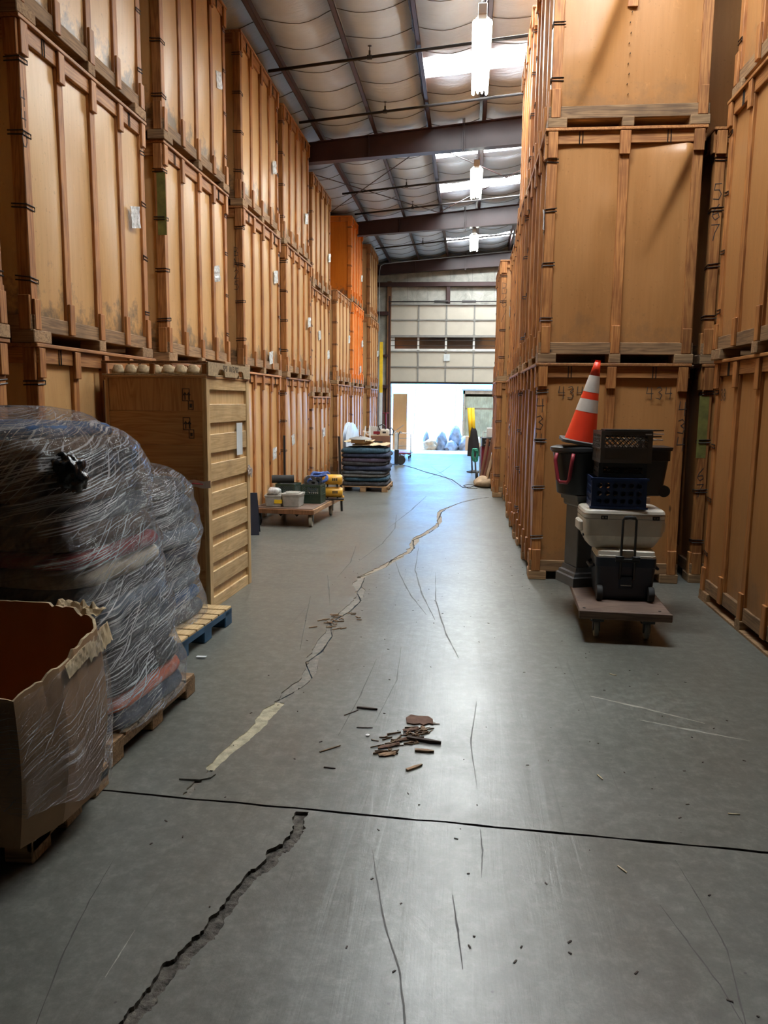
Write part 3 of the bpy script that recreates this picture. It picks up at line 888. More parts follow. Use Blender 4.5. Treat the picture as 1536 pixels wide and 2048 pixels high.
def panel_mesh(face, H, seed, mat, dent=None):
    rg = random.Random(seed * 17 + (1 if face == 'a' else 2))
    cells = 4 if face == 'a' else 2
    par = [(rg.uniform(-0.010, 0.024), rg.uniform(0.8, 2.2), rg.uniform(0, 6.28), rg.uniform(-0.014, 0.014)) for _ in range(cells)]
    span = VL if face == 'a' else VW
    half = (VW if face == 'a' else VL) / 2 - 0.06
    def bulge(u, v):
        c = min(cells - 1, int(u * cells)); s = u * cells - c
        a, fr, ph, b2 = par[c]
        r = math.sin(PI * s) * (a * (0.35 + 0.65 * math.sin(PI * v)) + b2 * math.sin(fr * PI * v + ph)) + 0.010 * math.sin(PI * v) * (1 if seed % 2 else 0.3)
        if dent: r = r * 0.5 + dent(u, v)
        return r
    def fn(u, v):
        t = (u - 0.5) * (span - 0.11); z = 0.11 + v * (H - 0.14)
        if face == 'a': return (half + bulge(u, v), t, z)
        if face == 'n': return (-t, half + bulge(u, v), z)   # +y face
        if face == 'f': return (t, -half - bulge(u, v), z)
        return (-half, -t, z)
    off = {'a': (-0.012, 0, 0), 'n': (0, -0.012, 0), 'f': (0, 0.012, 0), 'b': (0.012, 0, 0)}[face]
    nu, nv = (48, 36) if dent else ((24, 16) if face == 'a' else (14, 14))
    if face == 'b': nu = nv = 2
    mb = MB()
    if face == 'b': mb.sheet(lambda u, v: (-(VW / 2 - 0.06), -(u - 0.5) * (VL - 0.11), 0.11 + v * (H - 0.14)), 2, 2, off)
    else: mb.sheet(fn, nu, nv, off)
    me = mb.mesh('side_panel', mat, True)
    bm = bmesh.new(); bm.from_mesh(me); bmesh.ops.recalc_face_normals(bm, faces=bm.faces); bm.to_mesh(me); bm.free()
    me.set_sharp_from_angle(angle=math.radians(50))
    return me

def batten_mesh(face, k, H, seed, mat, z0=0.09, z1=None, cleats=True):
    rg = random.Random(seed * 31 + k * 7 + len(face))
    z1 = z1 or H - 0.05
    n = 5 if face == 'a' else 3
    span = VL if face == 'a' else VW
    half = (VW if face == 'a' else VL) / 2
    w = 0.085 if face == 'a' else 0.095
    f = k / (n - 1)
    if 0 < k < n - 1: f += rg.uniform(-0.012, 0.012)
    c = (f - 0.5) * (span - w - 0.057)
    mb = MB()
    def bx(t0, t1, d0, d1, za, zb, ch=0.004):
        if face == 'a': mb.box(half + d0, half + d1, t0, t1, za, zb, ch)
        elif face == 'n': mb.box(-t1, -t0, half + d0, half + d1, za, zb, ch)
        else: mb.box(t0, t1, -half - d1, -half - d0, za, zb, ch)
    top = H - 0.145
    bx(c - w / 2, c + w / 2, -0.062, -0.027, max(z0, 0.2), min(z1, top), 0.004)
    if cleats:
        e = rg.uniform(-0.02, 0.03)
        ww = w * rg.uniform(0.92, 1.08) / 2
        bx(c - ww, c + ww, -0.0275, -0.002, H - 0.25 - e, H - 0.035)
    if z0 < 0.2:
        e = rg.uniform(-0.03, 0.05)
        bx(c - w * 0.46, c + w * 0.46, -0.0275, -0.004, 0.092, 0.32 + e)
    return mb.mesh('batten', mat)

def rail_mesh(face, H, top, mat):
    mb = MB()
    z0, z1 = (H - 0.145, H - 0.03) if top else (0.085, 0.20)
    hx, hy = VW / 2, VL / 2
    if face == 'a': mb.box(hx - 0.062, hx - 0.028, -hy + 0.01, hy - 0.01, z0, z1, 0.004)
    elif face == 'b': mb.box(-hx + 0.028, -hx + 0.062, -hy + 0.01, hy - 0.01, z0, z1, 0.004)
    elif face == 'n': mb.box(-hx + 0.01, hx - 0.01, hy - 0.062, hy - 0.028, z0, z1, 0.004)
    else: mb.box(-hx + 0.01, hx - 0.01, -hy + 0.028, -hy + 0.062, z0, z1, 0.004)
    return mb.mesh('top_rail' if top else 'bottom_rail', mat)

def wire_meshes(H, seed):
    """doubled steel ties: one hairpin strand each, round the two corner posts on the aisle side and over the end rails"""
    rg = random.Random(seed + 99); out = []
    hx, hy = VW / 2, VL / 2
    def hairpin(lo, r=0.0052):
        mb = MB(); up = [(x, y, z + 0.027 + rg.uniform(-0.004, 0.004)) for x, y, z in lo]
        mb.tube(lo + up[::-1], r, 4); out.append(mb.mesh('wire_tie', M['wire']))
    for sy in (-1, 1):
        for q in (0.19, 0.42, 0.65, 0.865):
            z = min(H * q + rg.uniform(-0.015, 0.015), H - 0.30); z = max(z, 0.40)
            tl = rg.uniform(-0.012, 0.012); o = hx - 0.023; p = hy - 0.023
            hairpin([(o - 0.115, sy * p, z + tl), (o, sy * p, z), (o, sy * (p - 0.10), z - tl)])
    for sy in (-1, 1):
        p = hy - 0.025
        for x in (-0.42, 0.40):
            mb = MB(); mb.tube([(x, sy * p, H - 0.15), (x, sy * p, H - 0.032), (x + 0.03, sy * p, H - 0.032), (x + 0.03, sy * p, H - 0.15)], 0.0048, 4); out.append(mb.mesh('wire_tie', M['wire']))
    o = hx - 0.025
    for y in (-0.74, 0.72):
        mb = MB(); mb.tube([(o, y, H - 0.15), (o, y, H - 0.032), (o, y + 0.03, H - 0.032), (o, y + 0.03, H - 0.15)], 0.0048, 4); out.append(mb.mesh('wire_tie', M['wire']))
    return out

SKIDS = [(x, y) for x in (-0.66, 0, 0.66) for y in (-0.955, 0, 0.955)]
def skid_mesh(k):
    x, y = SKIDS[k]; rg = random.Random(k)
    mb = MB(); lx, ly = (0.09 if x else 0.055), (0.12 if y else 0.06)
    mb.box(x - lx, x + lx, y - ly, y + ly, 0.0, 0.092, 0.006)
    return mb.mesh('skid_block', M['skid'])

def pouch_mesh(seed):
    rg = random.Random(seed * 5 + 3); mb = MB()
    w, h = 0.15, 0.19
    sk = rg.uniform(-0.04, 0.04)
    off = Vector((seed * 2.3, 0, 0))
    mb.sheet(lambda u, v: (0.006 + 0.018 * abs(noise.noise(Vector((u * 2.3, v * 2.3, 0)) + off)) + 0.02 * u * u, (u - 0.5) * w + sk * v, (v - 0.5) * h + 0.03 * (u - 0.5)), 8, 8, (-0.004, 0, 0))
    me = mb.mesh('document_pouch', M['pouch'])
    return me

M['green_paint'] = plain('old_green_paint', (0.17, 0.16, 0.035), 0.7, var=0.35, scale=9)
VCOUNT = [0]
def vault(label, x, y, z, side, style='ply', H=VH, seed=0, group=None, pouch=(), marks=(), dents=None, rz=0.0, broken=False, runner=False, green=None):
    """side +1: aisle lies towards +x (left rows); -1: towards -x (right rows)"""
    o = thing('storage_vault', label, 'crate', (x, y, z), (0 if side > 0 else PI) + rz, group)
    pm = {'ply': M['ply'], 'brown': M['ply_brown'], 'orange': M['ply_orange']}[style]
    bz = M['bat_orange'] if style == 'orange' else M['bat_z']
    tx = M['bat_orange'] if style == 'orange' else M['bat_x']
    ty = M['bat_orange'] if style == 'orange' else M['bat_y']
    Hk = round(H, 3)
    for f in 'anfb':
        dn = dents if (f == 'n' and dents) else None
        me = cached(('panel', f, Hk, seed, style, dn.__name__ if dn else None), lambda: panel_mesh(f, H, seed, pm, dn))
        link('side_panel', me, o)
        link('top_rail', cached(('tr', f, Hk, style), lambda: rail_mesh(f, H, True, ty if f in 'ab' else tx)), o)
        link('bottom_rail', cached(('br', f, Hk), lambda: rail_mesh(f, H, False, M['foot_y'] if f in 'ab' else M['foot_x'])), o)
        if f != 'b':
            for k in range(5 if f == 'a' else 3):
                if broken and f == 'n' and k == 1:
                    b = link('batten', batten_mesh(f, k, H, seed, bz, 1.06, H - 0.05), o); b['label'] = 'broken batten hanging short of the foot rail'
                    continue
                link('batten', cached(('bat', f, k, Hk, seed, style), lambda: batten_mesh(f, k, H, seed, bz)), o)
    link('lid', cached(('lid', Hk, style), lambda: MB().box(-VW / 2, VW / 2, -VL / 2, VL / 2, H - 0.03, H - 0.002, 0.004).mesh('lid', M['bat_y'] if style != 'orange' else M['ply_orange'])), o)
    link('base_deck', cached(('deck',), lambda: MB().box(-VW / 2 + 0.06, VW / 2 - 0.06, -VL / 2 + 0.06, VL / 2 - 0.06, 0.088, 0.11).mesh('base_deck', M['skid'])), o)
    for me in cached(('wire', Hk, seed), lambda: wire_meshes(H, seed)): link('wire_tie', me, o)
    for k in range(9): link('skid_block', cached(('skid', k), lambda: skid_mesh(k)), o)
    for i, (fy, fz) in enumerate(pouch):
        VCOUNT[0] += 1
        p = link('document_pouch', cached(('pouch', VCOUNT[0] % 5), lambda: pouch_mesh(VCOUNT[0] % 5)), o)
        p.location = (VW / 2 - 0.034, fy, fz)
        p['label'] = 'crumpled clear document pouch'
    for mk in marks:
        face, s, t, zz, size, vert = mk
        mb = MB(); hx, hy = VW / 2, VL / 2
        org, rt = {'a': (lambda t, zz, d: (hx + d, t, zz), (0, 1, 0)), 'n': (lambda t, zz, d: (-t, hy + d, zz), (-1, 0, 0)), 'f': (lambda t, zz, d: (t, -hy + d * -1, zz), (1, 0, 0))}[face]
        dep = -0.0268 if vert else -0.042
        if vert:
            for i, ch in enumerate(s): write(mb, ch, org(t, zz - i * size * 1.25, dep), rt, (0, 0, 1), size, 0.007, seed=i)
        else: write(mb, s, org(t, zz, dep), rt, (0, 0, 1), size, 0.007, jit=0.003, seed=3)
        mb.build('marker_number', M['marker'], o, fix=True)
    if broken:
        mb = MB(); mb.box(-0.048, 0.048, VL / 2 - 0.0605, VL / 2 - 0.0585, 0.21, 1.05)
        for i in range(9):
            g = MB(); g.tube([(0.01 + 0.012 * (i % 2), VL / 2 - 0.06, 0.3 + i * 0.09), (0.01 + 0.012 * (i % 2), VL / 2 - 0.035, 0.3 + i * 0.09)], 0.004, 5)
            g.build('bare_nail', M['wire'], o)
    if green:
        mb = MB(); sg = -1 if green == 'f' else 1
        y0, y1 = sorted((sg * (VL / 2 - 0.0275), sg * (VL / 2 - 0.0262)))
        xa = VW / 2 - 0.098 if green == 'f' else VW / 2 - 0.098
        mb.box(xa, VW / 2 - 0.004, y0, y1, 1.28, 1.90); mb.build('green_paint_patch', M['green_paint'], o)
    if runner:
        rb = MB(); rb.box(VW / 2 - 0.10, VW / 2 - 0.004, -VL / 2, VL / 2, 0.0, 0.018)
        r = rb.build('runner_board', M['skid'], o)
    return o

XL = -3.11 - VW / 2                     # centre line of the left row
GL, GR = 'plywood storage vaults stacked along the left side', 'plywood storage vaults stacked along the right side'
TN = ['bottom', 'middle', 'top']
_rg = random.Random(5)
def stack(items, x, y, side, where, group, z0=0.0, seed0=0):
    z = z0
    for i, it in enumerate(items):
        kw = dict(it); nm = kw.pop('label', None)
        lvl = kw.pop('lvl', TN[i])
        H = kw.get('H', VH)
        dx, dy = kw.pop('dx', _rg.uniform(-0.025, 0.025)), kw.pop('dy', _rg.uniform(-0.02, 0.02))
        vault(nm or (('brown' if kw.get('style') == 'brown' else 'tan') + ' plywood vault, %s of %s' % (lvl, where)), x + dx, y + dy, z, side, group=group, seed=kw.pop('seed', (seed0 + i * 3) % 7), rz=math.radians(_rg.uniform(-0.35, 0.35)), **kw)
        z += H
stack([{}, {}, {}], XL, 4.02, 1, 'the stack cut off by the left photo edge', GL, seed0=1)
stack([dict(marks=()), dict(pouch=[(0.80, 1.28), (0.72, 1.75)][:1], marks=[('a', '440', -1.065, 1.62, 0.11, True)]), {}], XL, 6.52, 1, 'the left stack behind the plywood crate', GL, seed0=2)
stack([{}, dict(pouch=[(0.60, 1.15)], green='f'), dict(pouch=[(0.78, 1.25)])], XL, 9.13, 1, 'the second full stack on the left', GL, seed0=4)
stack([dict(pouch=[(0.6, 0.95)]), dict(pouch=[(0.78, 1.55), (0.42, 0.26)], marks=[('f', 'BN25', 0.60, 1.55, 0.12, True)]), dict(pouch=[(0.78, 1.0)])], XL, 11.82, 1, 'the left stack behind the loaded flat cart', GL, seed0=6)
stack([dict(pouch=[(-0.45, 1.1)]), dict(pouch=[(0.82, 1.1)]), dict(pouch=[(0.8, 0.8)])], XL, 14.40, 1, 'the left stack just beyond the flat cart', GL, seed0=3)
stack([dict(H=1.90, pouch=[(0.3, 1.1)]), dict(pouch=[(0.85, 0.95), (-0.2, 1.3)]), dict(pouch=[(0.9, 0.9)])], XL - 0.06, 17.12, 1, 'the lower-standing fifth full left stack', GL, seed0=5)
stack([{}, dict(pouch=[(0.85, 1.2)], lvl='top')], XL, 19.86, 1, 'the two-high left stack before the orange vaults', GL, seed0=0)
stack([dict(pouch=[(0.1, 1.0)]), dict(style='orange', pouch=[(0.85, 1.25), (0.5, 0.5)], label='orange painted plywood vault, middle of its stack on the left'), dict(style='orange', pouch=[(0.9, 0.9)], label='orange painted plywood vault, topmost of its stack, orange end showing')], XL, 22.22, 1, 'the left stack under the orange vaults', GL, seed0=2)
stack([{}, dict(pouch=[(0.95, 1.2)]), {}], XL, 25.98, 1, 'the last left stack before the dock door', GL, seed0=4)

XR = 0.66 + VW / 2
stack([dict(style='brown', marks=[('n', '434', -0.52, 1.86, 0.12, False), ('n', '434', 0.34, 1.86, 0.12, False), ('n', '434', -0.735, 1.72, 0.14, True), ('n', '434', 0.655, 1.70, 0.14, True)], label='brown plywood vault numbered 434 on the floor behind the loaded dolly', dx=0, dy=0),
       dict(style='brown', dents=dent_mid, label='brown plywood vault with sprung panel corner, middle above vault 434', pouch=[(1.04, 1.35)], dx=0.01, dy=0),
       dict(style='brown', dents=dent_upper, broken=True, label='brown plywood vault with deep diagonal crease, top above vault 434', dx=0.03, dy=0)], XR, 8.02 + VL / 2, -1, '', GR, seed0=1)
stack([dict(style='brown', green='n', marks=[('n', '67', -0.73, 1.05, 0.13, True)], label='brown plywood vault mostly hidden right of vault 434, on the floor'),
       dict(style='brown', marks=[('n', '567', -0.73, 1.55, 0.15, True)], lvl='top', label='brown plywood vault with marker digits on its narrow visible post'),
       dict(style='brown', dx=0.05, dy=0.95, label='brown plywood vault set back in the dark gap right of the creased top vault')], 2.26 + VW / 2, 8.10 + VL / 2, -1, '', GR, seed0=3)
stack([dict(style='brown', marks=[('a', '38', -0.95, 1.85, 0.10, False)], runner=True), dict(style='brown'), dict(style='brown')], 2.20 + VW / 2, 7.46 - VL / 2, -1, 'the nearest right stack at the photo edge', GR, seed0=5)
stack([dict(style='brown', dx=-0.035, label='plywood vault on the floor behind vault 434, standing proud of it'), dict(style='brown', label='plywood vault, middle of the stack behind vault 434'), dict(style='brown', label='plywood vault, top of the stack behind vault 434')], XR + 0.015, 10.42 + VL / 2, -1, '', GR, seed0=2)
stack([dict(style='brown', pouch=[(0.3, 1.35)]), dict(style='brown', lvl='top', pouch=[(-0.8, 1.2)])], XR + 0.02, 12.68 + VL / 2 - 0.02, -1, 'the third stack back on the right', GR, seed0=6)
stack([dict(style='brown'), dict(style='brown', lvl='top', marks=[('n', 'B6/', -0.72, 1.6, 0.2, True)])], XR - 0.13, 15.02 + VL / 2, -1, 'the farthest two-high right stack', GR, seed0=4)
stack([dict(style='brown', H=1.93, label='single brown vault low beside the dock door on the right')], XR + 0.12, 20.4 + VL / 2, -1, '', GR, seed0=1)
# ------------------------------------------------------------------ ceiling lights and sprinkler lines
LIGHT_Y = [(10.25, 'nearest hanging strip light under the first skylight band'), (16.35, 'second hanging strip light, just past the first dark roof beam'), (22.6, 'farthest and smallest hanging strip light')]
def strip_light(y, lab):
    z = 6.42
    o = thing('strip_light', lab, 'light', (0.06, y, z), 0, 'eight-foot fluorescent strip lights over the aisle')
    L = 2.3
    h = MB(); h.box(-0.05, 0.05, -0.04, L + 0.04, 0.02, 0.10, 0.006); h.build('housing', M['white_enamel'], o)
    e = MB(); e.box(-0.056, 0.056, -0.16, -0.03, -0.03, 0.10, 0.008); e.build('end_cap', M['white_enamel'], o)
    for s in (-1, 1):
        r = MB()
        for k in range(12):    # slotted reflector wings
            y0 = k * L / 12
            r.add([(s * 0.05, y0 + 0.03, 0.035), (s * 0.122, y0 + 0.03, -0.035), (s * 0.122, y0 + L / 12, -0.035), (s * 0.05, y0 + L / 12, 0.035),
                   (s * 0.05, y0 + 0.03, 0.043), (s * 0.122, y0 + 0.03, -0.027), (s * 0.122, y0 + L / 12, -0.027), (s * 0.05, y0 + L / 12, 0.043)],
                  [(0, 1, 2, 3), (7, 6, 5, 4), (0, 4, 5, 1), (1, 5, 6, 2), (2, 6, 7, 3), (3, 7, 4, 0)])
        r.build('reflector', M['white_enamel'], o, fix=True)
    for x, zz in ((-0.096, -0.035), (-0.032, -0.012), (0.032, -0.012), (0.096, -0.035)):
        t = MB(); t.tube([(x, 0.0, zz), (x, L - 0.05, zz), (x, L, zz)], [0.019, 0.019, 0.012], 10); t.build('tube_lamp', M['tube_glow'], o, smooth=True)
    for yy in (0.0, L):
        c = MB(); top = roof_z(0.1) - z
        n = 9
        for k in range(n):
            z0 = 0.10 + (top - 0.10) * k / n; z1 = 0.10 + (top - 0.10) * (k + 1) / n
            a = 0.012
            if k % 2: c.tube([(a, yy, z0 - 0.01), (a, yy, z1 + 0.01), (-a, yy, z1 + 0.01), (-a, yy, z0 - 0.01)], 0.003, 5, closed=True)
            else: c.tube([(0, yy + a, z0 - 0.01), (0, yy + a, z1 + 0.01), (0, yy - a, z1 + 0.01), (0, yy - a, z0 - 0.01)], 0.003, 5, closed=True)
        c.build('chain', M['galv'], o)
    w = MB(); w.tube([(0.03, -0.10, 0.10), (0.07, -0.10, 0.2), (0.075, -0.08, 0.36), (0.03, -0.02, 0.5), (0.04, 0, top)], 0.007, 6); w.build('power_cord', M['white_plastic'], o)
    b = MB(); b.box(-0.05, 0.05, -0.09, 0.03, top - 0.09, top, 0.005); b.build('junction_box', M['galv'], o)
    return o
for k, (y, lab) in enumerate(LIGHT_Y):
    strip_light(y, lab)

def sprinkler(y, lab):
    o = thing('sprinkler_line', lab, 'pipe', (0, y, 0), 0, 'black sprinkler lines under the roof')
    f = lambda x: roof_z(x) - 0.05
    p = MB(); p.tube([(-3.08, 0, f(-3.08)), (FX1 - 0.1, 0, f(FX1 - 0.1))], 0.024, 8); p.build('pipe', M['pipe'], o, smooth=True)
    for x in (-1.56, 1.5, 4.5):
        h = MB()
        h.tube([(x, 0, f(x)), (x, 0, f(x) + 0.09)], 0.016, 6).tube([(x, 0, f(x) + 0.09), (x, 0, f(x) + 0.15)], 0.007, 6)
        h.lathe([(0.001, 0), (0.03, 0.002), (0.03, 0.006), (0.001, 0.008)], 10, xform((x, 0, f(x) + 0.15)))
        h.tube([(x - 0.035, 0, f(x)), (x + 0.035, 0, f(x))], 0.034, 8)
        h.build('sprinkler_head', M['pipe'], o)
    g = MB()
    for x in (-2.92, -1.89, 0.14, 2.35, 4.45):
        g.tube([(x, 0, f(x)), (x + 0.02, 0.0, roof_z(x) + 0.02)], 0.005, 5)
    g.build('hanger_rod', M['pipe'], o)
for y, lab in ((5.4, 'black sprinkler line across the roof above the viewer'), (12.15, 'black sprinkler line just before the first bright skylight'), (14.32, 'black sprinkler line just before the nearest roof beam'), (19.1, 'black sprinkler line in the middle of the braced bay'), (21.15, 'black sprinkler line just before the second roof beam'), (25.8, 'black sprinkler line farthest down the aisle')):
    sprinkler(y, lab)

# ------------------------------------------------------------------ plywood shipping crate with slatted end
def ply_sheets(name, dark, light, axis):
    t = NT(name)
    st = {'x': (0.5, 7, 7), 'z': (7, 7, 0.5)}[axis]
    v = t.coords('Object', st)
    n = t.noise(v, 1.1, 3, 0.5, 0.9)
    r = t.math('ABSOLUTE', t.math('SUBTRACT', t.math('FRACT', t.math('MULTIPLY', n, 9.0)), 0.5))
    c = t.ramp(r, [(0.0, dark), (0.16, tuple((a + b) / 2 for a, b in zip(dark, light))), (0.5, light)])
    f = t.noise(t.coords('Object', {'x': (2, 50, 50), 'z': (50, 50, 2)}[axis]), 2, 3)
    c = t.mix(0.25, c, t.ramp(f, [(0.3, dark), (0.7, light)]))
    c = t.rnd_value(c, 0.10)
    t.setp(Base_Color=c, Roughness=0.55)
    t.bump(f, 0.1, 0.002)
    return t.m
M['cr_v'] = ply_sheets('crate_fir_plywood_upright', (0.35, 0.155, 0.055), (0.54, 0.30, 0.125), 'z')
M['cr_h'] = ply_sheets('crate_fir_plywood_level', (0.35, 0.150, 0.050), (0.52, 0.285, 0.110), 'x')
M['slat'] = wood('pale_pine_slat', (0.52, 0.33, 0.14), (0.74, 0.53, 0.27), 'y', 0.55, 0.08)
M['slat_v'] = wood('pale_pine_frame', (0.52, 0.33, 0.14), (0.74, 0.53, 0.27), 'z', 0.55, 0.06)
M['slat_back'] = ply_sheets('pale_crate_lining', (0.52, 0.34, 0.15), (0.68, 0.48, 0.24), 'z')
def shipping_crate():
    W, L, H = 0.905, 1.10, 1.99
    o = thing('shipping_crate', 'tall plywood shipping crate with pale slatted end, behind the wrapped pallets', 'crate', (-2.135 - W / 2, 6.37 + L / 2, 0), math.radians(-2.6))
    x0, x1, y0, y1 = -W / 2, W / 2, -L / 2, L / 2
    zs = [0.10, 0.36, 0.62, 0.90, 1.16, 1.43, 1.715, H]
    for k in range(7):      # near face: bands of plywood laid one above the other
        mb = MB(); mb.box(x0 + 0.03, x1 - 0.045, y0 + 0.012, y0 + 0.03, zs[k] + 0.001, zs[k + 1] - 0.001, 0.001)
        mb.build('plywood_band', M['cr_v' if k in (6, 3, 1) else 'cr_h'], o)
    mb = MB(); mb.box(x0 + 0.03, x1 - 0.045, y1 - 0.03, y1 - 0.012, 0.10, H); mb.build('back_panel', M['cr_v'], o)
    mb = MB(); mb.box(x0 + 0.012, x0 + 0.03, y0, y1, 0.10, H); mb.build('side_panel', M['cr_v'], o)
    mb = MB(); mb.box(x0, x0 + 0.012, y0, y0 + 0.06, 0.0, H - 0.02).box(x0, x0 + 0.012, y1 - 0.06, y1, 0.0, H - 0.02); mb.build('side_cleat', M['slat_v'], o)
    mb = MB(); mb.box(x1 - 0.045, x1 - 0.028, y0 + 0.01, y1 - 0.01, 0.0, H - 0.002); mb.build('end_panel', M['slat_back'], o)
    for y in ((y0, y0 + 0.075), (y1 - 0.075, y1)):
        mb = MB(); mb.box(x1 - 0.028, x1, y[0], y[1], 0.0, H, 0.003); mb.build('end_post', M['slat_v'], o)
    sl = [(1.895, 1.99), (1.60, 1.80), (1.30, 1.475), (1.03, 1.20), (0.76, 0.92)]
    tops = [1.99, 1.775, 1.52, 1.27, 1.02, 0.785, 0.555, 0.33, 0.10]
    hts = [0.095, 0.16, 0.16, 0.155, 0.155, 0.15, 0.15, 0.15, 0.10]
    for t, h in zip(tops, hts):
        mb = MB(); mb.box(x1 - 0.028, x1 - 0.006, y0 + 0.076, y1 - 0.076, t - h, t - 0.001, 0.003); mb.build('slat', M['slat'], o)
    mb = MB(); mb.box(x0, x1, y0, y1, H, H + 0.018, 0.002); mb.build('lid', M['cr_h'], o)
    for y in (y0 + 0.08, 0, y1 - 0.08):
        mb = MB(); mb.box(x0 + 0.02, x1 - 0.05, y - 0.045, y + 0.045, 0, 0.10, 0.003); mb.build('skid', M['skid'], o)
    pp = MB(); pp.box(x1 - 0.006, x1 - 0.004, y1 - 0.36, y1 - 0.20, 1.30, 1.60); pp.build('paper_label', M['paper'], o)
    for zc in (1.80, 1.56):
        mk = MB()
        write(mk, '#', (x1 - 0.215, y0 + 0.0115, zc), (1, 0, 0), (0, 0, 1), 0.10, 0.006)
        write(mk, '^^', (x1 - 0.21, y0 + 0.0115, zc + 0.012), (1, 0, 0), (0, 0, 1), 0.055, 0.008, 0.6)
        write(mk, '#', (x1 - 0.165, y0 + 0.0115, zc - 0.07), (1, 0, 0), (0, 0, 1), 0.07, 0.006)
        mk.box(x1 - 0.155, x1 - 0.135, y0 + 0.0105, y0 + 0.0125, zc - 0.055, zc - 0.025)
        mk.build('stamped_mark', M['marker'], o)
    # strip of clear tape round the near edge, half peeled
    tp = MB()
    tp.sheet(lambda u, v: (x1 - 0.17 + u * 0.20, y0 - 0.004 - 0.025 * u * u + 0.006 * math.sin(u * 9), 1.075 + 0.06 * v + 0.006 * math.sin(u * 7)), 10, 3, (0, 0.0015, 0))
    tp.sheet(lambda u, v: (x1 + 0.004 + 0.012 * abs(math.sin(u * 9 + v * 4)), y1 - 0.10 + 0.13 * u, 1.08 + 0.09 * v + 0.02 * math.sin(u * 6)), 8, 4, (0.0015, 0, 0))
    tp.build('clear_tape', M['tape'], o)
    mb = MB(); mb.tube([(x1 - 0.14, y0 - 0.012, 1.11), (x1 - 0.04, y0 - 0.016, 1.105)], 0.005, 5); mb.build('red_tape_print', M['red_plastic'], o)
    return o
def film_mat(name, base_a=0.025, streak=0.97, tint=(0.86, 0.89, 0.92), su=4.0, sv=210.0, shear=85.0, thr=(0.51, 0.59), fres=0.6):
    """clear stretch film: see-through, with bright crinkle lines where layers gather"""
    t = NT(name)
    uv = t.n('ShaderNodeUVMap'); sp = t.n('ShaderNodeSeparateXYZ'); t.l(uv.outputs[0], sp.inputs[0])
    wob = t.noise(uv.outputs[0], 5.0, 2)
    def layer(su, sv, shear, seed):
        cx = t.n('ShaderNodeCombineXYZ')
        a = t.math('MULTIPLY', sp.outputs[0], su)
        b = t.math('SUBTRACT', t.math('ADD', t.math('MULTIPLY', sp.outputs[1], sv), t.math('MULTIPLY', wob, 1.2)), t.math('MULTIPLY', sp.outputs[0], shear))
        t.l(a, cx.inputs[0]); t.l(b, cx.inputs[1]); cx.inputs[2].default_value = seed
        return t.noise(cx.outputs[0], 1.0, 5, 0.68, 0.18)
    s1 = layer(su, sv, shear, 1.0); s2 = layer(su * 0.7, sv * 0.55, shear * 2.2, 5.0); s3 = layer(su * 2, sv * 2.0, shear * 1.2, 9.0)
    m1 = t.ramp(s1, [(thr[0], (0, 0, 0)), (thr[1], (1, 1, 1))]); m2 = t.ramp(s2, [(thr[0] + 0.05, (0, 0, 0)), (thr[1] + 0.04, (1, 1, 1))])
    big = t.noise(uv.outputs[0], 3.5, 3)
    patch = t.ramp(big, [(0.40, (0.12,) * 3), (0.60, (1, 1, 1))])
    mm = t.math('MAXIMUM', m1, m2)
    al = t.math('ADD', t.math('MULTIPLY', t.math('MULTIPLY', mm, patch), streak), base_a, True)
    h = t.math('ADD', t.math('ADD', s1, s2), t.math('MULTIPLY', s3, 0.6))
    t.setp(Base_Color=tint, Roughness=0.16)
    t.b.inputs['Specular IOR Level'].default_value = 0.9
    nrm = t.bump(h, 0.9, 0.03)
    tr = t.n('ShaderNodeBsdfTransparent'); tr.inputs[0].default_value = (0.97, 0.97, 0.97, 1)
    mx = t.n('ShaderNodeMixShader'); t.l(al, mx.inputs[0]); t.l(tr.outputs[0], mx.inputs[1]); t.l(t.b.outputs[0], mx.inputs[2])
    gl = t.n('ShaderNodeBsdfGlossy'); gl.inputs['Roughness'].default_value = 0.13; t.l(nrm, gl.inputs['Normal'])
    fr = t.n('ShaderNodeFresnel'); fr.inputs[0].default_value = 1.5; t.l(nrm, fr.inputs['Normal'])
    mx2 = t.n('ShaderNodeMixShader'); t.l(t.math('ADD', t.math('MULTIPLY', fr.outputs[0], fres), t.math('MULTIPLY', t.math('MULTIPLY', mm, patch), 0.35), True), mx2.inputs[0]); t.l(mx.outputs[0], mx2.inputs[1]); t.l(gl.outputs[0], mx2.inputs[2])
    t.l(mx2.outputs[0], t.out.inputs[0])
    return t.m
M['film'] = film_mat('stretch_film')
M['film_box'] = film_mat('stretch_film_on_carton', 0.03, 0.9, (0.85, 0.84, 0.82), 9.0, 190.0, 200.0, (0.53, 0.62), 0.3)
M['tape'] = plain('clear_packing_tape', (0.62, 0.55, 0.50), 0.15, bump=0.1)
shipping_crate()

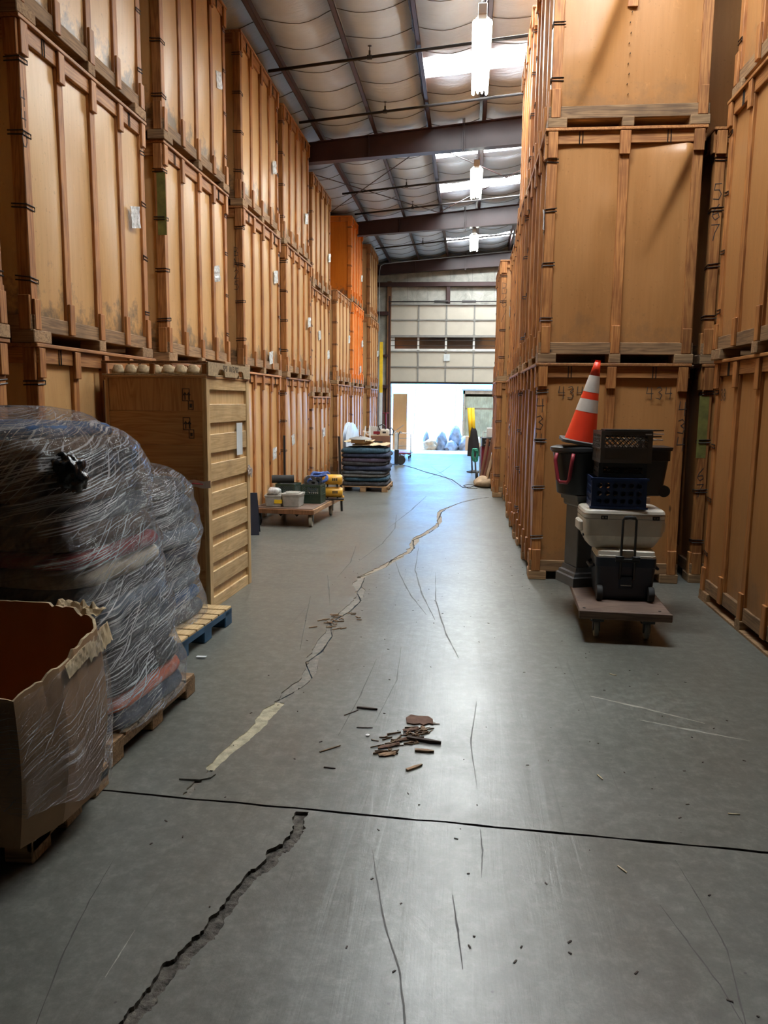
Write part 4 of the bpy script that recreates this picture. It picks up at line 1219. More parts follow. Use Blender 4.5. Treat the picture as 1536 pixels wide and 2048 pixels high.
# pressed-wood nesting pallet lying upside down on that crate
def pressed_pallet():
    o = thing('pressed_wood_pallet', 'upturned pressed-wood pallet with cup feet on top of the plywood crate', 'pallet', (-2.60, 6.92, 2.009), math.radians(-2.6))
    W, L = 0.93, 1.08
    M['pressed'] = plain('pressed_wood_chip', (0.40, 0.29, 0.16), 0.85, var=0.3, scale=45, bump=0.4)
    x0, x1, y0, y1 = -W / 2, W / 2, -L / 2, L / 2
    mb = MB(); mb.box(x0, x1, y0, y1, 0, 0.014, 0.003); mb.build('deck', M['pressed'], o)
    for yy in (y0 + 0.1, y0 + 0.42, y1 - 0.3):
        for k in range(8):
            x = x0 + 0.1 + k * 0.112
            c = MB(); c.lathe([(0.058, 0.013), (0.052, 0.04), (0.036, 0.085), (0.028, 0.092), (0.0, 0.092)], 12, xform((x, yy, 0)))
            c.build('cup_foot', M['pressed'], o, smooth=True)
    # end board with stamped code and hand holes
    e = MB()
    pts = [(y0, 0.0), (y0 + 0.22, 0.0), (y0 + 0.24, 0.05), (y0 + 0.27, 0.062), (y0 + 0.35, 0.062), (y0 + 0.38, 0.05), (y0 + 0.40, 0.0), (y0 + 0.72, 0.0), (y0 + 0.74, 0.05), (y0 + 0.77, 0.062), (y0 + 0.85, 0.062), (y0 + 0.88, 0.05), (y0 + 0.90, 0.0), (y1, 0.0), (y1, 0.115), (y0, 0.115)]
    e.prism(pts, 0, 0.016, Matrix(((0, 0, 1, x1), (1, 0, 0, 0), (0, 1, 0, 0), (0, 0, 0, 1))))
    e.build('end_board', M['pressed'], o, fix=True)
    s = MB(); write(s, 'SPS 10/3/02', (x1 + 0.0165, -0.19, 0.05), (0, 1, 0), (0, 0, 1), 0.047, 0.006, 0.78); s.build('stamped_code', M['marker'], o)
    t = MB(); t.box(x0, x1, y0, y0 + 0.03, 0.100, 0.120, 0.002); t.build('top_rail', M['post_wood'], o)
    for x in (x0 + 0.02, x0 + 0.45, x1 - 0.02):
        t = MB(); t.box(x - 0.02, x + 0.02, y0 + 0.002, y0 + 0.028, 0.014, 0.098); t.build('rail_stub', M['bat_z'], o)
pressed_pallet()

# ------------------------------------------------------------------ wooden pallets
def pallet(name, label, x, y, w, l, mat, top_mat, rz=0.0, h=0.12):
    o = thing(name, label, 'pallet', (x, y, 0), rz)
    for sx in (-1, 0, 1):
        for sy in (-1, 0, 1):
            mb = MB(); mb.box(sx * (w / 2 - 0.06) - 0.06, sx * (w / 2 - 0.06) + 0.06, sy * (l / 2 - 0.07) - 0.07, sy * (l / 2 - 0.07) + 0.07, 0.0 if sx == 0 else 0.0, h - 0.02, 0.006)
            mb.build('block', mat, o)
    for sx in (-1, 1):      # outer stringer, notched between the blocks
        mb = MB(); mb.box(sx * (w / 2 - 0.012) - 0.012, sx * (w / 2 - 0.012) + 0.012, -l / 2, l / 2, h - 0.065, h - 0.018, 0.003); mb.build('stringer', mat, o)
    n = 7
    for k in range(n):
        yy = -l / 2 + (k + 0.5) * l / n
        mb = MB(); mb.box(-w / 2, w / 2, yy - l / n * 0.42, yy + l / n * 0.42, h - 0.018, h, 0.003); mb.build('deck_board', top_mat, o)
    return o
pallet('wood_pallet', 'wooden pallet under the big wrapped blanket pile', -2.29, 4.03, 1.22, 1.06, M['skid'], M['skid'], math.radians(-3), 0.125)
M['blue_paint'] = plain('blue_painted_timber', (0.015, 0.075, 0.15), 0.6, var=0.3)
pallet('wood_pallet', 'blue-painted pallet with pale board deck under the smaller wrapped pile', -2.47, 5.58, 1.12, 0.98, M['blue_paint'], M['slat'], math.radians(-4), 0.15)
pallet('wood_pallet', 'rough pallet under the open cardboard carton', -2.18, 3.00, 1.06, 0.66, M['skid'], M['skid'], 0, 0.115)

# ------------------------------------------------------------------ stretch-wrapped blanket piles
def fabric(name, col, var=0.3):
    t = NT(name)
    v = t.coords('Object', (1, 1, 1))
    a = t.noise(v, 5, 5, 0.65)
    c = t.ramp(a, [(0.3, tuple(x * (1 - var) for x in col)), (0.7, tuple(min(1, x * (1 + var)) for x in col))])
    t.setp(Base_Color=c, Roughness=0.92)
    w = t.n('ShaderNodeTexWave'); w.inputs['Scale'].default_value = 9; w.inputs['Distortion'].default_value = 3; t.l(v, w.inputs['Vector'])
    t.bump(w.outputs['Fac'], 0.35, 0.01)
    return t.m
FAB = {k: fabric('blanket_' + k, c) for k, c in dict(navy=(0.020, 0.028, 0.060), black=(0.020, 0.020, 0.023), slate=(0.055, 0.065, 0.078), blue=(0.03, 0.075, 0.17), bluegrey=(0.10, 0.13, 0.17), cream=(0.52, 0.43, 0.31),
    brown=(0.075, 0.045, 0.028), grey=(0.095, 0.092, 0.088), red=(0.20, 0.022, 0.022), teal=(0.02, 0.055, 0.085), charcoal=(0.035, 0.036, 0.042), orange=(0.50, 0.09, 0.03), plum=(0.045, 0.035, 0.060)).items()}
ORD = ['lowest', 'second', 'third', 'fourth', 'fifth', 'sixth', 'seventh', 'eighth', 'ninth', 'tenth', 'eleventh', 'twelfth', 'thirteenth', 'fourteenth', 'fifteenth']
def wrapped_pile(layers, x, y, rz, z0, env, where, group, seed):
    """env(z) -> (x shift, half width, half depth) of the pile at that height"""
    z = z0
    for k, (colr, th) in enumerate(layers):
        sx, a, b = env(z + th / 2)
        mb = MB()
        slab(mb, 0, 0, 0, a - 0.045, b - 0.045, th / 2 - 0.003, seed + k, 56, 9, 6.0, 0.016, 0.12 if k < len(layers) - 2 else 0.5, lump=-0.002)
        o = mb.build('moving_blanket', FAB[colr], None, smooth=True)
        o.location = (x + sx * math.cos(rz), y + sx * math.sin(rz), z + th / 2); o.rotation_euler = (0, 0, rz)
        tag(o, '%s folded moving blanket, %s layer up in %s' % (colr, ORD[k], where), 'blanket', group)
        z += th
    return z
def film_shell(name, label, x, y, rz, z0, z1, env, mat, seed, nu=160, nv=90, top=0.25, ex=5.0, ridge=0.013):
    vs, uvs = [], []
    off = Vector((seed * 5.1, seed * 2.7, 0))
    mb = MB()
    rows = []
    for j in range(nv + 1):
        v = j / nv
        zt = z0 + (z1 - z0) * min(1, v / 0.86)
        sx, a, b = env(min(zt, z1))
        k = 1.0
        zz = zt
        if v > 0.80:
            q = (v - 0.80) / 0.20
            k = math.cos(q * PI / 2) ** 0.55
            zz = z0 + (z1 - z0) * (0.80 / 0.86) + (z1 - z0) * (0.06 / 0.86 + 0.02) * math.sin(q * PI / 2)
        row = []
        for i in range(nu):
            an = 2 * PI * i / nu
            c, s = math.cos(an), math.sin(an)
            rad = (abs(c) ** ex + abs(s) ** ex) ** (-1 / ex)
            p = Vector((c * rad * (a - 0.022) * k, s * rad * (b - 0.022) * k, 0))
            per = an * 1.2
            w = noise.noise(Vector((c * 3, s * 3, zz * 9)) + off) * ridge * 1.6
            # gathered diagonal pleats
            w += ridge * noise.noise(Vector((per * 2.0, zz * 26 - per * 9, 3)) + off) if i < nu - 1 else 0
            p += Vector((c, s, 0)) * (w + 0.012) * k
            row.append((p.x + sx, p.y, zz + 0.012 * noise.noise(Vector((c * 4, s * 4, zz * 5)) + off)))
        rows.append(row)
    mb.v = [p for r in rows for p in r]
    for j in range(nv):
        for i in range(nu):
            mb.f.append((j * nu + i, j * nu + (i + 1) % nu, (j + 1) * nu + (i + 1) % nu, (j + 1) * nu + i))
    o = mb.build(name, mat, None, smooth=True)
    me = o.data; uv = me.uv_layers.new(name='UVMap')
    for p in me.polygons:
        for li in p.loop_indices:
            vi = me.loops[li].vertex_index
            j, i = divmod(vi, nu)
            u = i / nu
            if u == 0 and any((me.loops[q].vertex_index % nu) == nu - 1 for q in p.loop_indices): u = 1.0
            uv.data[li].uv = (u, j / nv)
    o.location = (x, y, 0); o.rotation_euler = (0, 0, rz)
    return tag(o, label, 'plastic wrap')
def lerp(tab, z):
    if z <= tab[0][0]: return tab[0][1:]
    for a, b in zip(tab, tab[1:]):
        if z <= b[0]:
            f = (z - a[0]) / (b[0] - a[0])
            return tuple(p + (q - p) * f for p, q in zip(a[1:], b[1:]))
    return tab[-1][1:]
P1 = [(0.12, 0.03, 0.64, 0.50), (0.30, 0.02, 0.635, 0.52), (0.44, 0.0, 0.605, 0.50), (0.62, -0.005, 0.60, 0.52), (0.84, -0.03, 0.575, 0.51), (1.0, -0.04, 0.575, 0.53), (1.18, -0.06, 0.545, 0.50), (1.42, -0.07, 0.545, 0.52), (1.56, -0.10, 0.515, 0.50), (1.72, -0.20, 0.41, 0.42)]
env1 = lambda z: lerp(P1, z)
GP1 = 'folded blankets inside the big wrapped pile'
top1 = wrapped_pile([('navy', .10), ('orange', .07), ('black', .12), ('charcoal', .11), ('slate', .13), ('bluegrey', .12), ('charcoal', .10), ('cream', .10), ('red', .08), ('brown', .13), ('slate', .11), ('brown', .12), ('black', .12), ('brown', .09), ('blue', .07)],
                    -2.29, 4.03, math.radians(-4), 0.125, env1, 'the big wrapped pile', GP1, 3)
film_shell('stretch_wrap', 'clear crinkled stretch wrap round the big blanket pile at left', -2.29, 4.03, math.radians(-4), 0.128, 1.735, env1, M['film'], 2)
# black bin liner bulging at the near corner under the film
mb = MB()
def liner(u, v):
    a, b = 2 * PI * u, PI * (v - 0.5)
    d = Vector((math.cos(a) * math.cos(b), math.sin(a) * math.cos(b), math.sin(b)))
    r = 1 + 0.30 * noise.noise(d * 2.2 + Vector((7, 1, 3))) + 0.16 * noise.noise(d * 4.0) + 0.05 * abs(noise.noise(d * 9))
    return (d.x * 0.095 * r, d.y * 0.085 * r, d.z * 0.10 * r)
mb.grid(liner, 60, 40, True)
M['bin_liner'] = plain('glossy_black_liner', (0.008, 0.008, 0.009), 0.18, var=0.3, scale=12, bump=0.6)
o = mb.build('bin_liner', M['bin_liner'], None, smooth=True); o.location = (-1.95, 3.63, 1.44)
tag(o, 'glossy black bin liner bundle at the near corner of the big wrapped pile', 'bag')
P2 = [(0.15, 0.0, 0.50, 0.44), (0.45, -0.04, 0.47, 0.43), (0.60, -0.03, 0.46, 0.42), (0.80, -0.01, 0.475, 0.44), (1.0, -0.03, 0.455, 0.42), (1.15, -0.05, 0.44, 0.40), (1.3, -0.09, 0.38, 0.36)]
env2 = lambda z: lerp(P2, z)
wrapped_pile([('slate', .12), ('blue', .10), ('bluegrey', .12), ('slate', .12), ('navy', .12), ('bluegrey', .14), ('slate', .12), ('charcoal', .12), ('grey', .13)], -2.50, 5.58, math.radians(-4), 0.15, env2, 'the smaller wrapped pile', 'folded blankets inside the smaller wrapped pile', 40)
film_shell('stretch_wrap', 'clear crinkled stretch wrap round the smaller pile beside the plywood crate', -2.50, 5.58, math.radians(-4), 0.153, 1.31, env2, M['film'], 8, 130, 76)

# ------------------------------------------------------------------ open cardboard carton
def open_carton():
    o = thing('open_carton', 'big open cardboard carton with torn rim and film, nearest at left', 'box', (0, 0, 0.115))
    poly = [(-2.68, 2.58), (-1.635, 2.58), (-1.565, 2.78), (-1.545, 3.06), (-1.62, 3.20), (-1.92, 3.34), (-2.68, 3.36)]
    rgc = random.Random(4)
    def rim(p):
        x, y = p
        base = 0.60 + 0.14 * max(0, min(1, (y - 2.58) / 0.5)) + (0.02 if y > 3.25 else 0)
        return base
    th = 0.012
    cx, cy = -2.15, 2.97
    N = len(poly)
    wall = MB(); inner = MB(); edge = MB()
    sub = 26
    prev = None
    ring = []
    for i in range(N):
        a, b = poly[i], poly[(i + 1) % N]
        n = max(6, int(math.hypot(b[0] - a[0], b[1] - a[1]) / 0.025))
        for k in range(n):
            f = k / n
            ring.append((a[0] + (b[0] - a[0]) * f, a[1] + (b[1] - a[1]) * f, i))
    R = len(ring); rows = 10
    tops = []
    for x, y, i in ring:
        torn = 0.02 * noise.noise(Vector((x * 22, y * 22, 1))) + 0.016 * noise.noise(Vector((x * 60, y * 60, 4)))
        tops.append(rim((x, y)) + torn * (0.8 if i in (1, 2, 3, 4) else 0.12))
    def pt(idx, j, inset):
        x, y, i = ring[idx]
        f = j / rows
        bul = 0.035 * math.sin(PI * f) * (1.2 if i in (1, 2, 3) else 0.4) - 0.02 * (1 - f) * 1.0
        dx, dy = x - cx, y - cy; d = math.hypot(dx, dy)
        kk = (d + bul - inset) / d
        return (cx + dx * kk, cy + dy * kk, tops[idx] * f)
    for mbx, ins in ((wall, 0.0), (inner, th)):
        mbx.add([pt(i, j, ins) for j in range(rows + 1) for i in range(R)], [((j * R + i, j * R + (i + 1) % R, (j + 1) * R + (i + 1) % R, (j + 1) * R + i) if ins == 0 else (j * R + i, (j + 1) * R + i, (j + 1) * R + (i + 1) % R, j * R + (i + 1) % R)) for j in range(rows) for i in range(R)])
    edge.add([pt(i, rows, 0.0) for i in range(R)] + [pt(i, rows, th) for i in range(R)], [(i, (i + 1) % R, R + (i + 1) % R, R + i) for i in range(R)])
    wall.build('carton_wall', M['carton'], o, smooth=False); inner.build('carton_lining', M['carton_in'], o, smooth=True); edge.build('torn_edge', M['kraft_paper'], o)
    b = MB(); b.prism([(cx + (x - cx) * 0.94, cy + (y - cy) * 0.92) for x, y in poly], 0, 0.01); b.build('carton_floor', M['carton_in'], o)
    # folded and torn flaps along the rim
    for (i0, i1, hgt, out) in ((0.0, 0.45, 0.05, 0.03), (0.45, 1.0, 0.075, 0.045)):
        f = MB()
        A, B = Vector((-1.565, 2.80, 0.655)), Vector((-1.56, 3.16, 0.735))
        f.sheet(lambda u, v: tuple(A.lerp(B, i0 + (i1 - i0) * u) + Vector((0.012 + out * v * 0.5 + 0.008 * noise.noise(Vector((u * 9, v * 4, 2))), 0, -hgt * v + 0.02 * noise.noise(Vector((u * 14, 3, i0))) * v))), 14, 4, (0.004, 0, 0))
        f.build('torn_flap', M['kraft_paper'], o)
    f = MB()
    A, B = Vector((-1.62, 3.21, 0.76)), Vector((-1.90, 3.345, 0.76))
    f.sheet(lambda u, v: tuple(A.lerp(B, u) + Vector((0.03 * v, 0.03 * v, 0.03 * v - 0.02 + 0.03 * noise.noise(Vector((u * 9, v * 2, 5)))))), 14, 3, (0.004, 0.004, 0))
    f.build('torn_flap', M['kraft_paper'], o)
    # film clinging round the upper part and hanging ragged
    fm = MB(); nu, nv = 90, 40
    segs = [p for p in ring if p[2] in (0, 1, 2, 3, 4)]
    ids = [k for k, p in enumerate(ring) if p[2] in (0, 1, 2, 3, 4)]
    ids = ids[int(len(ids) * 0.10):]
    vs = []
    K = len(ids)
    for j in range(nv + 1):
        v = j / nv
        for q, idx in enumerate(ids):
            u = q / (K - 1)
            low = 0.42 - 0.34 * min(1, max(0, (u - 0.3) / 0.4)) + 0.07 * noise.noise(Vector((u * 12, 1, 1)))
            f = (low + (0.985 - low) * v)
            x, y, z = pt(idx, f * rows, -0.012 - 0.010 * (0.5 + noise.noise(Vector((u * 14, v * 14 - u * 20, 2)))) - (0.03 * (1 - v) ** 3))
            vs.append((x, y, z))
    fm.add(vs, [(j * K + q, j * K + q + 1, (j + 1) * K + q + 1, (j + 1) * K + q) for j in range(nv) for q in range(K - 1)])
    fo = fm.build('film_wrap', M['film_box'], o, smooth=True)
    uv = fo.data.uv_layers.new(name='UVMap')
    for p in fo.data.polygons:
        for li in p.loop_indices:
            j, q = divmod(fo.data.loops[li].vertex_index, K)
            uv.data[li].uv = (q / K * 0.5, j / nv * 0.4)
    return o
open_carton()
# ------------------------------------------------------------------ right: loaded four-wheel dolly
def caster(parent, x, y, r, w, mat, rz=0.0, plate=True, top=0.19):
    k = MB(); k.lathe([(r * 0.55, -w / 2), (r * 0.95, -w / 2), (r, -w / 2 * 0.7), (r, w / 2 * 0.7), (r * 0.95, w / 2), (r * 0.55, w / 2)], 22, xform((x, y, r), (0, PI / 2, rz)))
    wh = k.build('wheel', mat, parent, angle=40)
    h = MB(); h.lathe([(r * 0.56, -w * 0.36), (r * 0.3, -w * 0.42), (r * 0.12, -w * 0.6), (r * 0.12, w * 0.6), (r * 0.3, w * 0.42), (r * 0.56, w * 0.36)], 16, xform((x, y, r), (0, PI / 2, rz)))
    h.build('hub', M['grey_paint'], wh, angle=40)
    f = MB()
    Mx = xform((x, y, 0), (0, 0, rz))
    for s in (-1, 1): f.box(s * (w * 0.72) - 0.003, s * (w * 0.72) + 0.003, -0.022, 0.022, r * 0.8, top - 0.012, M=Mx)
    f.box(-w * 0.72, w * 0.72, -0.03, 0.03, top - 0.022, top - 0.012, M=Mx).box(-0.05, 0.05, -0.05, 0.05, top - 0.012, top, M=Mx)
    f.build('caster_fork', M['black_plastic'], parent)
def right_dolly():
    o = thing('wooden_dolly', 'grimy low wooden dolly carrying coolers, crates and bins on the right', 'dolly', (1.255, 6.52, 0), math.radians(-2.5))
    mb = MB(); mb.box(-0.335, 0.335, -0.60, 0.62, 0.20, 0.252, 0.006); mb.build('deck', M['deck_wood'], o)
    e = MB(); e.box(-0.345, 0.345, -0.625, -0.601, 0.185, 0.25, 0.006); e.build('end_board', M['deck_wood'], o)
    for x in (-0.19, 0.19):
        b = MB(); b.box(x - 0.045, x + 0.045, -0.55, 0.58, 0.145, 0.199, 0.003); b.build('bearer', M['black_plastic'], o)
        for y in (-0.45, 0.47): caster(o, x, y, 0.064, 0.034, M['grey_wheel'], 0, True, 0.146)
    n = MB()
    for x in (-0.30, 0.26): n.lathe([(0.0, 0), (0.012, 0.001), (0.010, 0.005), (0, 0.006)], 10, xform((x, -0.56, 0.252)))
    n.build('bolt_head', M['wire'], o)
right_dolly()

def rbox(mb, x0, x1, y0, y1, z0, z1, r, taper=0.0, n=6, M_=None, rows=None):
    """box with rounded upright corners; taper narrows the foot"""
    prof = rows or [(z0, taper), (z1, 0.0)]
    vs, fs = [], []
    for z, t in prof:
        ax0, ax1, ay0, ay1 = x0 + t, x1 - t, y0 + t, y1 - t
        for cx, cy, a0 in ((ax1 - r, ay1 - r, 0), (ax0 + r, ay1 - r, PI / 2), (ax0 + r, ay0 + r, PI), (ax1 - r, ay0 + r, 1.5 * PI)):
            for k in range(n + 1):
                a = a0 + PI / 2 * k / n
                vs.append((cx + r * math.cos(a), cy + r * math.sin(a), z))
    m = 4 * (n + 1); L = len(prof)
    for j in range(L - 1):
        for i in range(m): fs.append((j * m + i, j * m + (i + 1) % m, (j + 1) * m + (i + 1) % m, (j + 1) * m + i))
    fs.append(tuple(range(m))[::-1]); fs.append(tuple((L - 1) * m + i for i in range(m)))
    if M_ is not None: vs = [M_ @ Vector(p) for p in vs]
    return mb.add(vs, fs)

def navy_cooler():
    o = thing('wheeled_cooler', 'navy wheeled cooler with white lid and pull handle, on the dolly deck', 'cooler', (1.29, 6.43, 0.253), math.radians(-2))
    w, d = 0.235, 0.19
    b = MB(); rbox(b, -w, w, -d, d, 0, 0.345, 0.035, rows=[(0.0, 0.035), (0.02, 0.022), (0.06, 0.018), (0.27, 0.004), (0.275, 0.0), (0.345, 0.0)]); b.build('body', M['navy_plastic'], o, angle=35)
    l = MB(); rbox(l, -w + 0.004, w - 0.004, -d + 0.006, d - 0.006, 0.346, 0.40, 0.035, rows=[(0.346, 0), (0.362, 0), (0.364, 0.004), (0.395, 0.008), (0.402, 0.02)]); ld = l.build('lid', M['cooler_white'], o, angle=35)
    g = MB(); g.box(-0.055, 0.055, -d + 0.004, d - 0.02, 0.401, 0.408, 0.002); g.build('lid_groove', M['cooler_white'], ld)
    for s in (-1, 1):
        h = MB(); h.tube([(s * (w - 0.003), -0.10, 0.27), (s * (w + 0.028), -0.09, 0.25), (s * (w + 0.03), 0.09, 0.25), (s * (w - 0.003), 0.10, 0.27)], 0.013, 8); h.build('side_handle', M['navy_plastic'], o, smooth=True)
        wl = MB(); wl.lathe([(0.02, -0.022), (0.056, -0.022), (0.06, -0.015), (0.06, 0.015), (0.056, 0.022), (0.02, 0.022)], 20, xform((s * (w - 0.036), -d - 0.001, 0.062), (0, PI / 2, 0))); wl.build('wheel', M['black_rubber'], o, angle=40)
    p = MB()
    y = -d - 0.012
    x0, x1 = -0.055, 0.070
    p.tube([(x0 + 0.01, y, 0.18), (x0 + 0.01, y, 0.36), (x0 + 0.012, y - 0.004, 0.655), (x0 + 0.022, y - 0.005, 0.672), (x1 - 0.022, y - 0.005, 0.672), (x1 - 0.012, y - 0.004, 0.655), (x1 - 0.01, y, 0.36), (x1 - 0.01, y, 0.18)], 0.0095, 8)
    ph = p.build('pull_handle', M['black_plastic'], o, smooth=True)
    gr = MB(); gr.tube([(x0 + 0.02, y - 0.005, 0.672), (0.008, y - 0.006, 0.678), (x1 - 0.02, y - 0.005, 0.672)], 0.014, 10); gr.build('grip', M['black_rubber'], ph, smooth=True)
    br = MB(); br.box(x0 - 0.03, x1 + 0.03, y - 0.012, -d + 0.004, 0.315, 0.345, 0.004).box(x0 - 0.032, x0 + 0.032, y - 0.016, y + 0.012, 0.335, 0.366, 0.004).box(x1 - 0.032, x1 + 0.032, y - 0.016, y + 0.012, 0.335, 0.366, 0.004)
    br.build('handle_bracket', M['black_plastic'], o)
    f = MB(); f.box(-0.05, 0.06, y + 0.004, -d + 0.016, 0.10, 0.20, 0.006); f.build('front_recess', M['navy_plastic'], o)
    c = MB(); c.box(-0.037, 0.045, y - 0.004, y + 0.006, 0.124, 0.131, 0.002); c.build('silver_trim', M['galv'], o)
navy_cooler()

def white_cooler():
    o = thing('ice_chest', 'big scuffed white cooler stacked on the navy cooler', 'cooler', (1.262, 6.485, 0.6635), math.radians(1.0))
    w, d = 0.315, 0.21
    b = MB(); rbox(b, -w, w, -d, d, 0, 0.245, 0.045, rows=[(0.0, 0.075), (0.012, 0.06), (0.06, 0.035), (0.10, 0.018), (0.105, 0.010), (0.215, 0.0), (0.24, 0.0)]); b.build('body', M['cooler_white'], o, angle=30)
    l = MB(); rbox(l, -w - 0.002, w + 0.002, -d - 0.002, d + 0.002, 0.243, 0.32, 0.05, rows=[(0.243, 0.004), (0.25, 0), (0.274, 0), (0.276, 0.006), (0.282, 0.006), (0.284, 0), (0.305, 0.006), (0.318, 0.022), (0.32, 0.04)]); l.build('lid', M['cooler_white'], o, angle=30)
    for x in (-0.165, 0.235):
        h = MB()
        h.box(x - 0.026, x + 0.026, -d - 0.010, -d - 0.002, 0.262, 0.270).box(x - 0.026, x + 0.026, -d - 0.010, -d - 0.002, 0.240, 0.248)
        h.box(x - 0.006, x + 0.006, -d - 0.011, -d - 0.002, 0.246, 0.264)
        for q in (-1, 1): h.box(x + q * 0.022 - 0.004, x + q * 0.022 + 0.004, -d - 0.010, -d - 0.002, 0.240, 0.270)
        h.build('hinge', M['wire'], o)
    for s in (-1, 1):
        h = MB(); h.box(min(s * (w - 0.01), s * (w + 0.028)), max(s * (w - 0.01), s * (w + 0.028)), -0.10, 0.10, 0.125, 0.21, 0.010); hh = h.build('side_handle', M['cooler_white'], o)
    dr = MB(); dr.lathe([(0.0, 0), (0.012, 0), (0.012, 0.012), (0, 0.012)], 12, xform((-w + 0.012, -0.12, 0.10), (0, -PI / 2, 0))); dr.build('drain_plug', M['black_plastic'], o)
    r = MB()
    for k in range(5):     # shallow moulded flutes on the lower skirt
        x = -0.19 + k * 0.095
        r.add([(x - 0.028, -d + 0.017, 0.10), (x + 0.028, -d + 0.017, 0.10), (x + 0.018, -d + 0.034, 0.062), (x - 0.018, -d + 0.034, 0.062), (x - 0.028, -d + 0.026, 0.10), (x + 0.028, -d + 0.026, 0.10), (x + 0.018, -d + 0.045, 0.062), (x - 0.018, -d + 0.045, 0.062)],
              [(0, 3, 2, 1), (4, 5, 6, 7), (0, 1, 5, 4), (1, 2, 6, 5), (2, 3, 7, 6), (3, 0, 4, 7)])
    r.build('moulded_flute', M['cooler_white'], o)
white_cooler()

def lattice_crate(name, label, x, y, z, w, d, h, mat, kind, rz=0.0, grp=None):
    """plastic milk crate: rim, posts, floor and a wall pattern of holes or lattice"""
    o = thing(name, label, 'crate', (x, y, z), rz, grp)
    t = 0.010
    r = MB()
    for zz in ((h - 0.03, h), (0, 0.03)):
        r.box(-w, w, -d, -d + t, *zz).box(-w, w, d - t, d, *zz).box(-w, -w + t, -d + t, d - t, *zz).box(w - t, w, -d + t, d - t, *zz)
    if kind == 'two': r.box(-w, w, -d - 0.003, -d + t, h * 0.42, h * 0.47).box(-w - 0.003, -w + t, -d, d, h * 0.42, h * 0.47).box(w - t, w + 0.003, -d, d, h * 0.42, h * 0.47)
    if kind == 'hole': r.box(-w - 0.012, w + 0.012, -d - 0.012, -d, h - 0.018, h).box(-w - 0.012, w + 0.012, d, d + 0.012, h - 0.018, h).box(-w - 0.012, w + 0.012, -d - 0.012, -d, 0.0, 0.016)
    r.build('rim', mat, o)
    for sx in (-1, 1):
        for sy in (-1, 1):
            p = MB(); p.box(sx * (w - 0.016) - 0.016, sx * (w - 0.016) + 0.016, sy * (d - 0.016) - 0.016, sy * (d - 0.016) + 0.016, 0.03, h - 0.03); p.build('corner_post', mat, o)
    f = MB(); f.box(-w + t, w - t, -d + t, d - t, 0.0, 0.008); f.build('floor_plate', mat, o)
    def wall(L, mk, holes_rows, cols):
        mb = MB(); z0, z1 = 0.03, h - 0.03
        if kind == 'hole':
            # plate pierced by round holes
            cw, ch = 2 * (L - 0.03) / cols, (z1 - z0) / holes_rows
            rr = min(cw, ch) * 0.34
            for i in range(cols):
                for j in range(holes_rows):
                    cx, cz = -(L - 0.03) + (i + 0.5) * cw, z0 + (j + 0.5) * ch
                    n = 16; ring = [(cx + rr * math.cos(2 * PI * k / n), cz + rr * math.sin(2 * PI * k / n)) for k in range(n)]
                    outer = []
                    for k in range(n):
                        c, s = math.cos(2 * PI * k / n), math.sin(2 * PI * k / n); m = max(abs(c) / (cw / 2), abs(s) / (ch / 2)); outer.append((cx + c / m, cz + s / m))
                    vs = [mk(a, -0.0, b) for a, b in ring] + [mk(a, 0.0, b) for a, b in outer] + [mk(a, t * 0.6, b) for a, b in ring] + [mk(a, t * 0.6, b) for a, b in outer]
                    fs = []
                    for k in range(n):
                        q = (k + 1) % n
                        fs += [(k, q, n + q, n + k), (2 * n + k, 3 * n + k, 3 * n + q, 2 * n + q), (k, 2 * n + k, 2 * n + q, q)]
                    mb.add(vs, fs)
        else:
            za = z0 if kind != 'two' else h * 0.47
            n = cols
            for s in (1, -1):
                for k in range(-n, n + 1):
                    a = k * 2 * (L - 0.03) / n
                    pts = []
                    for u in (0.0, 1.0): pts.append((a + s * u * (z1 - za), za + u * (z1 - za)))
                    (xa, ya), (xb, yb) = pts
                    lo, hi = -(L - 0.03), L - 0.03
                    def clip(xa, ya, xb, yb):
                        if xa > xb: xa, ya, xb, yb = xb, yb, xa, ya
                        if xb <= lo or xa >= hi: return None
                        if xa < lo: ya += (yb - ya) * (lo - xa) / (xb - xa); xa = lo
                        if xb > hi: yb = ya + (yb - ya) * (hi - xa) / (xb - xa); xb = hi
                        return xa, ya, xb, yb
                    c = clip(xa, ya, xb, yb)
                    if c: mb.tube([mk(c[0], t / 2, c[1]), mk(c[2], t / 2, c[3])], 0.0042, 4)
            if kind == 'two':
                for q in (-0.5, 0.0, 0.5): mb.tube([mk(q * 2 * (L - 0.03), t / 2, 0.03), mk(q * 2 * (L - 0.03), t / 2, h * 0.43)], 0.006, 4)
                vs = [mk(-(L - 0.03), t * 0.3, 0.03), mk(L - 0.03, t * 0.3, 0.03), mk(L - 0.03, t * 0.3, h * 0.42), mk(-(L - 0.03), t * 0.3, h * 0.42)]
                vs += [mk(-(L - 0.03), t * 0.6, 0.03), mk(L - 0.03, t * 0.6, 0.03), mk(L - 0.03, t * 0.6, h * 0.42), mk(-(L - 0.03), t * 0.6, h * 0.42)]
                mb.add(vs, [(3, 2, 1, 0), (4, 5, 6, 7), (0, 1, 5, 4), (1, 2, 6, 5), (2, 3, 7, 6), (3, 0, 4, 7)])
            elif kind == 'bar':
                for q in (0.33, 0.66): mb.tube([mk(-(L - 0.03), t / 2, z0 + (z1 - z0) * q), mk(L - 0.03, t / 2, z0 + (z1 - z0) * q)], 0.0045, 4)
        return mb
    rows = 3
    wall(w, lambda a, b, c: (a, -d + b, c), rows, 6 if kind == 'hole' else 8).build('pierced_wall', mat, o, fix=(kind == 'hole'))
    wall(w, lambda a, b, c: (a, d - b, c), rows, 6 if kind == 'hole' else 8).build('pierced_wall', mat, o, fix=(kind == 'hole'))
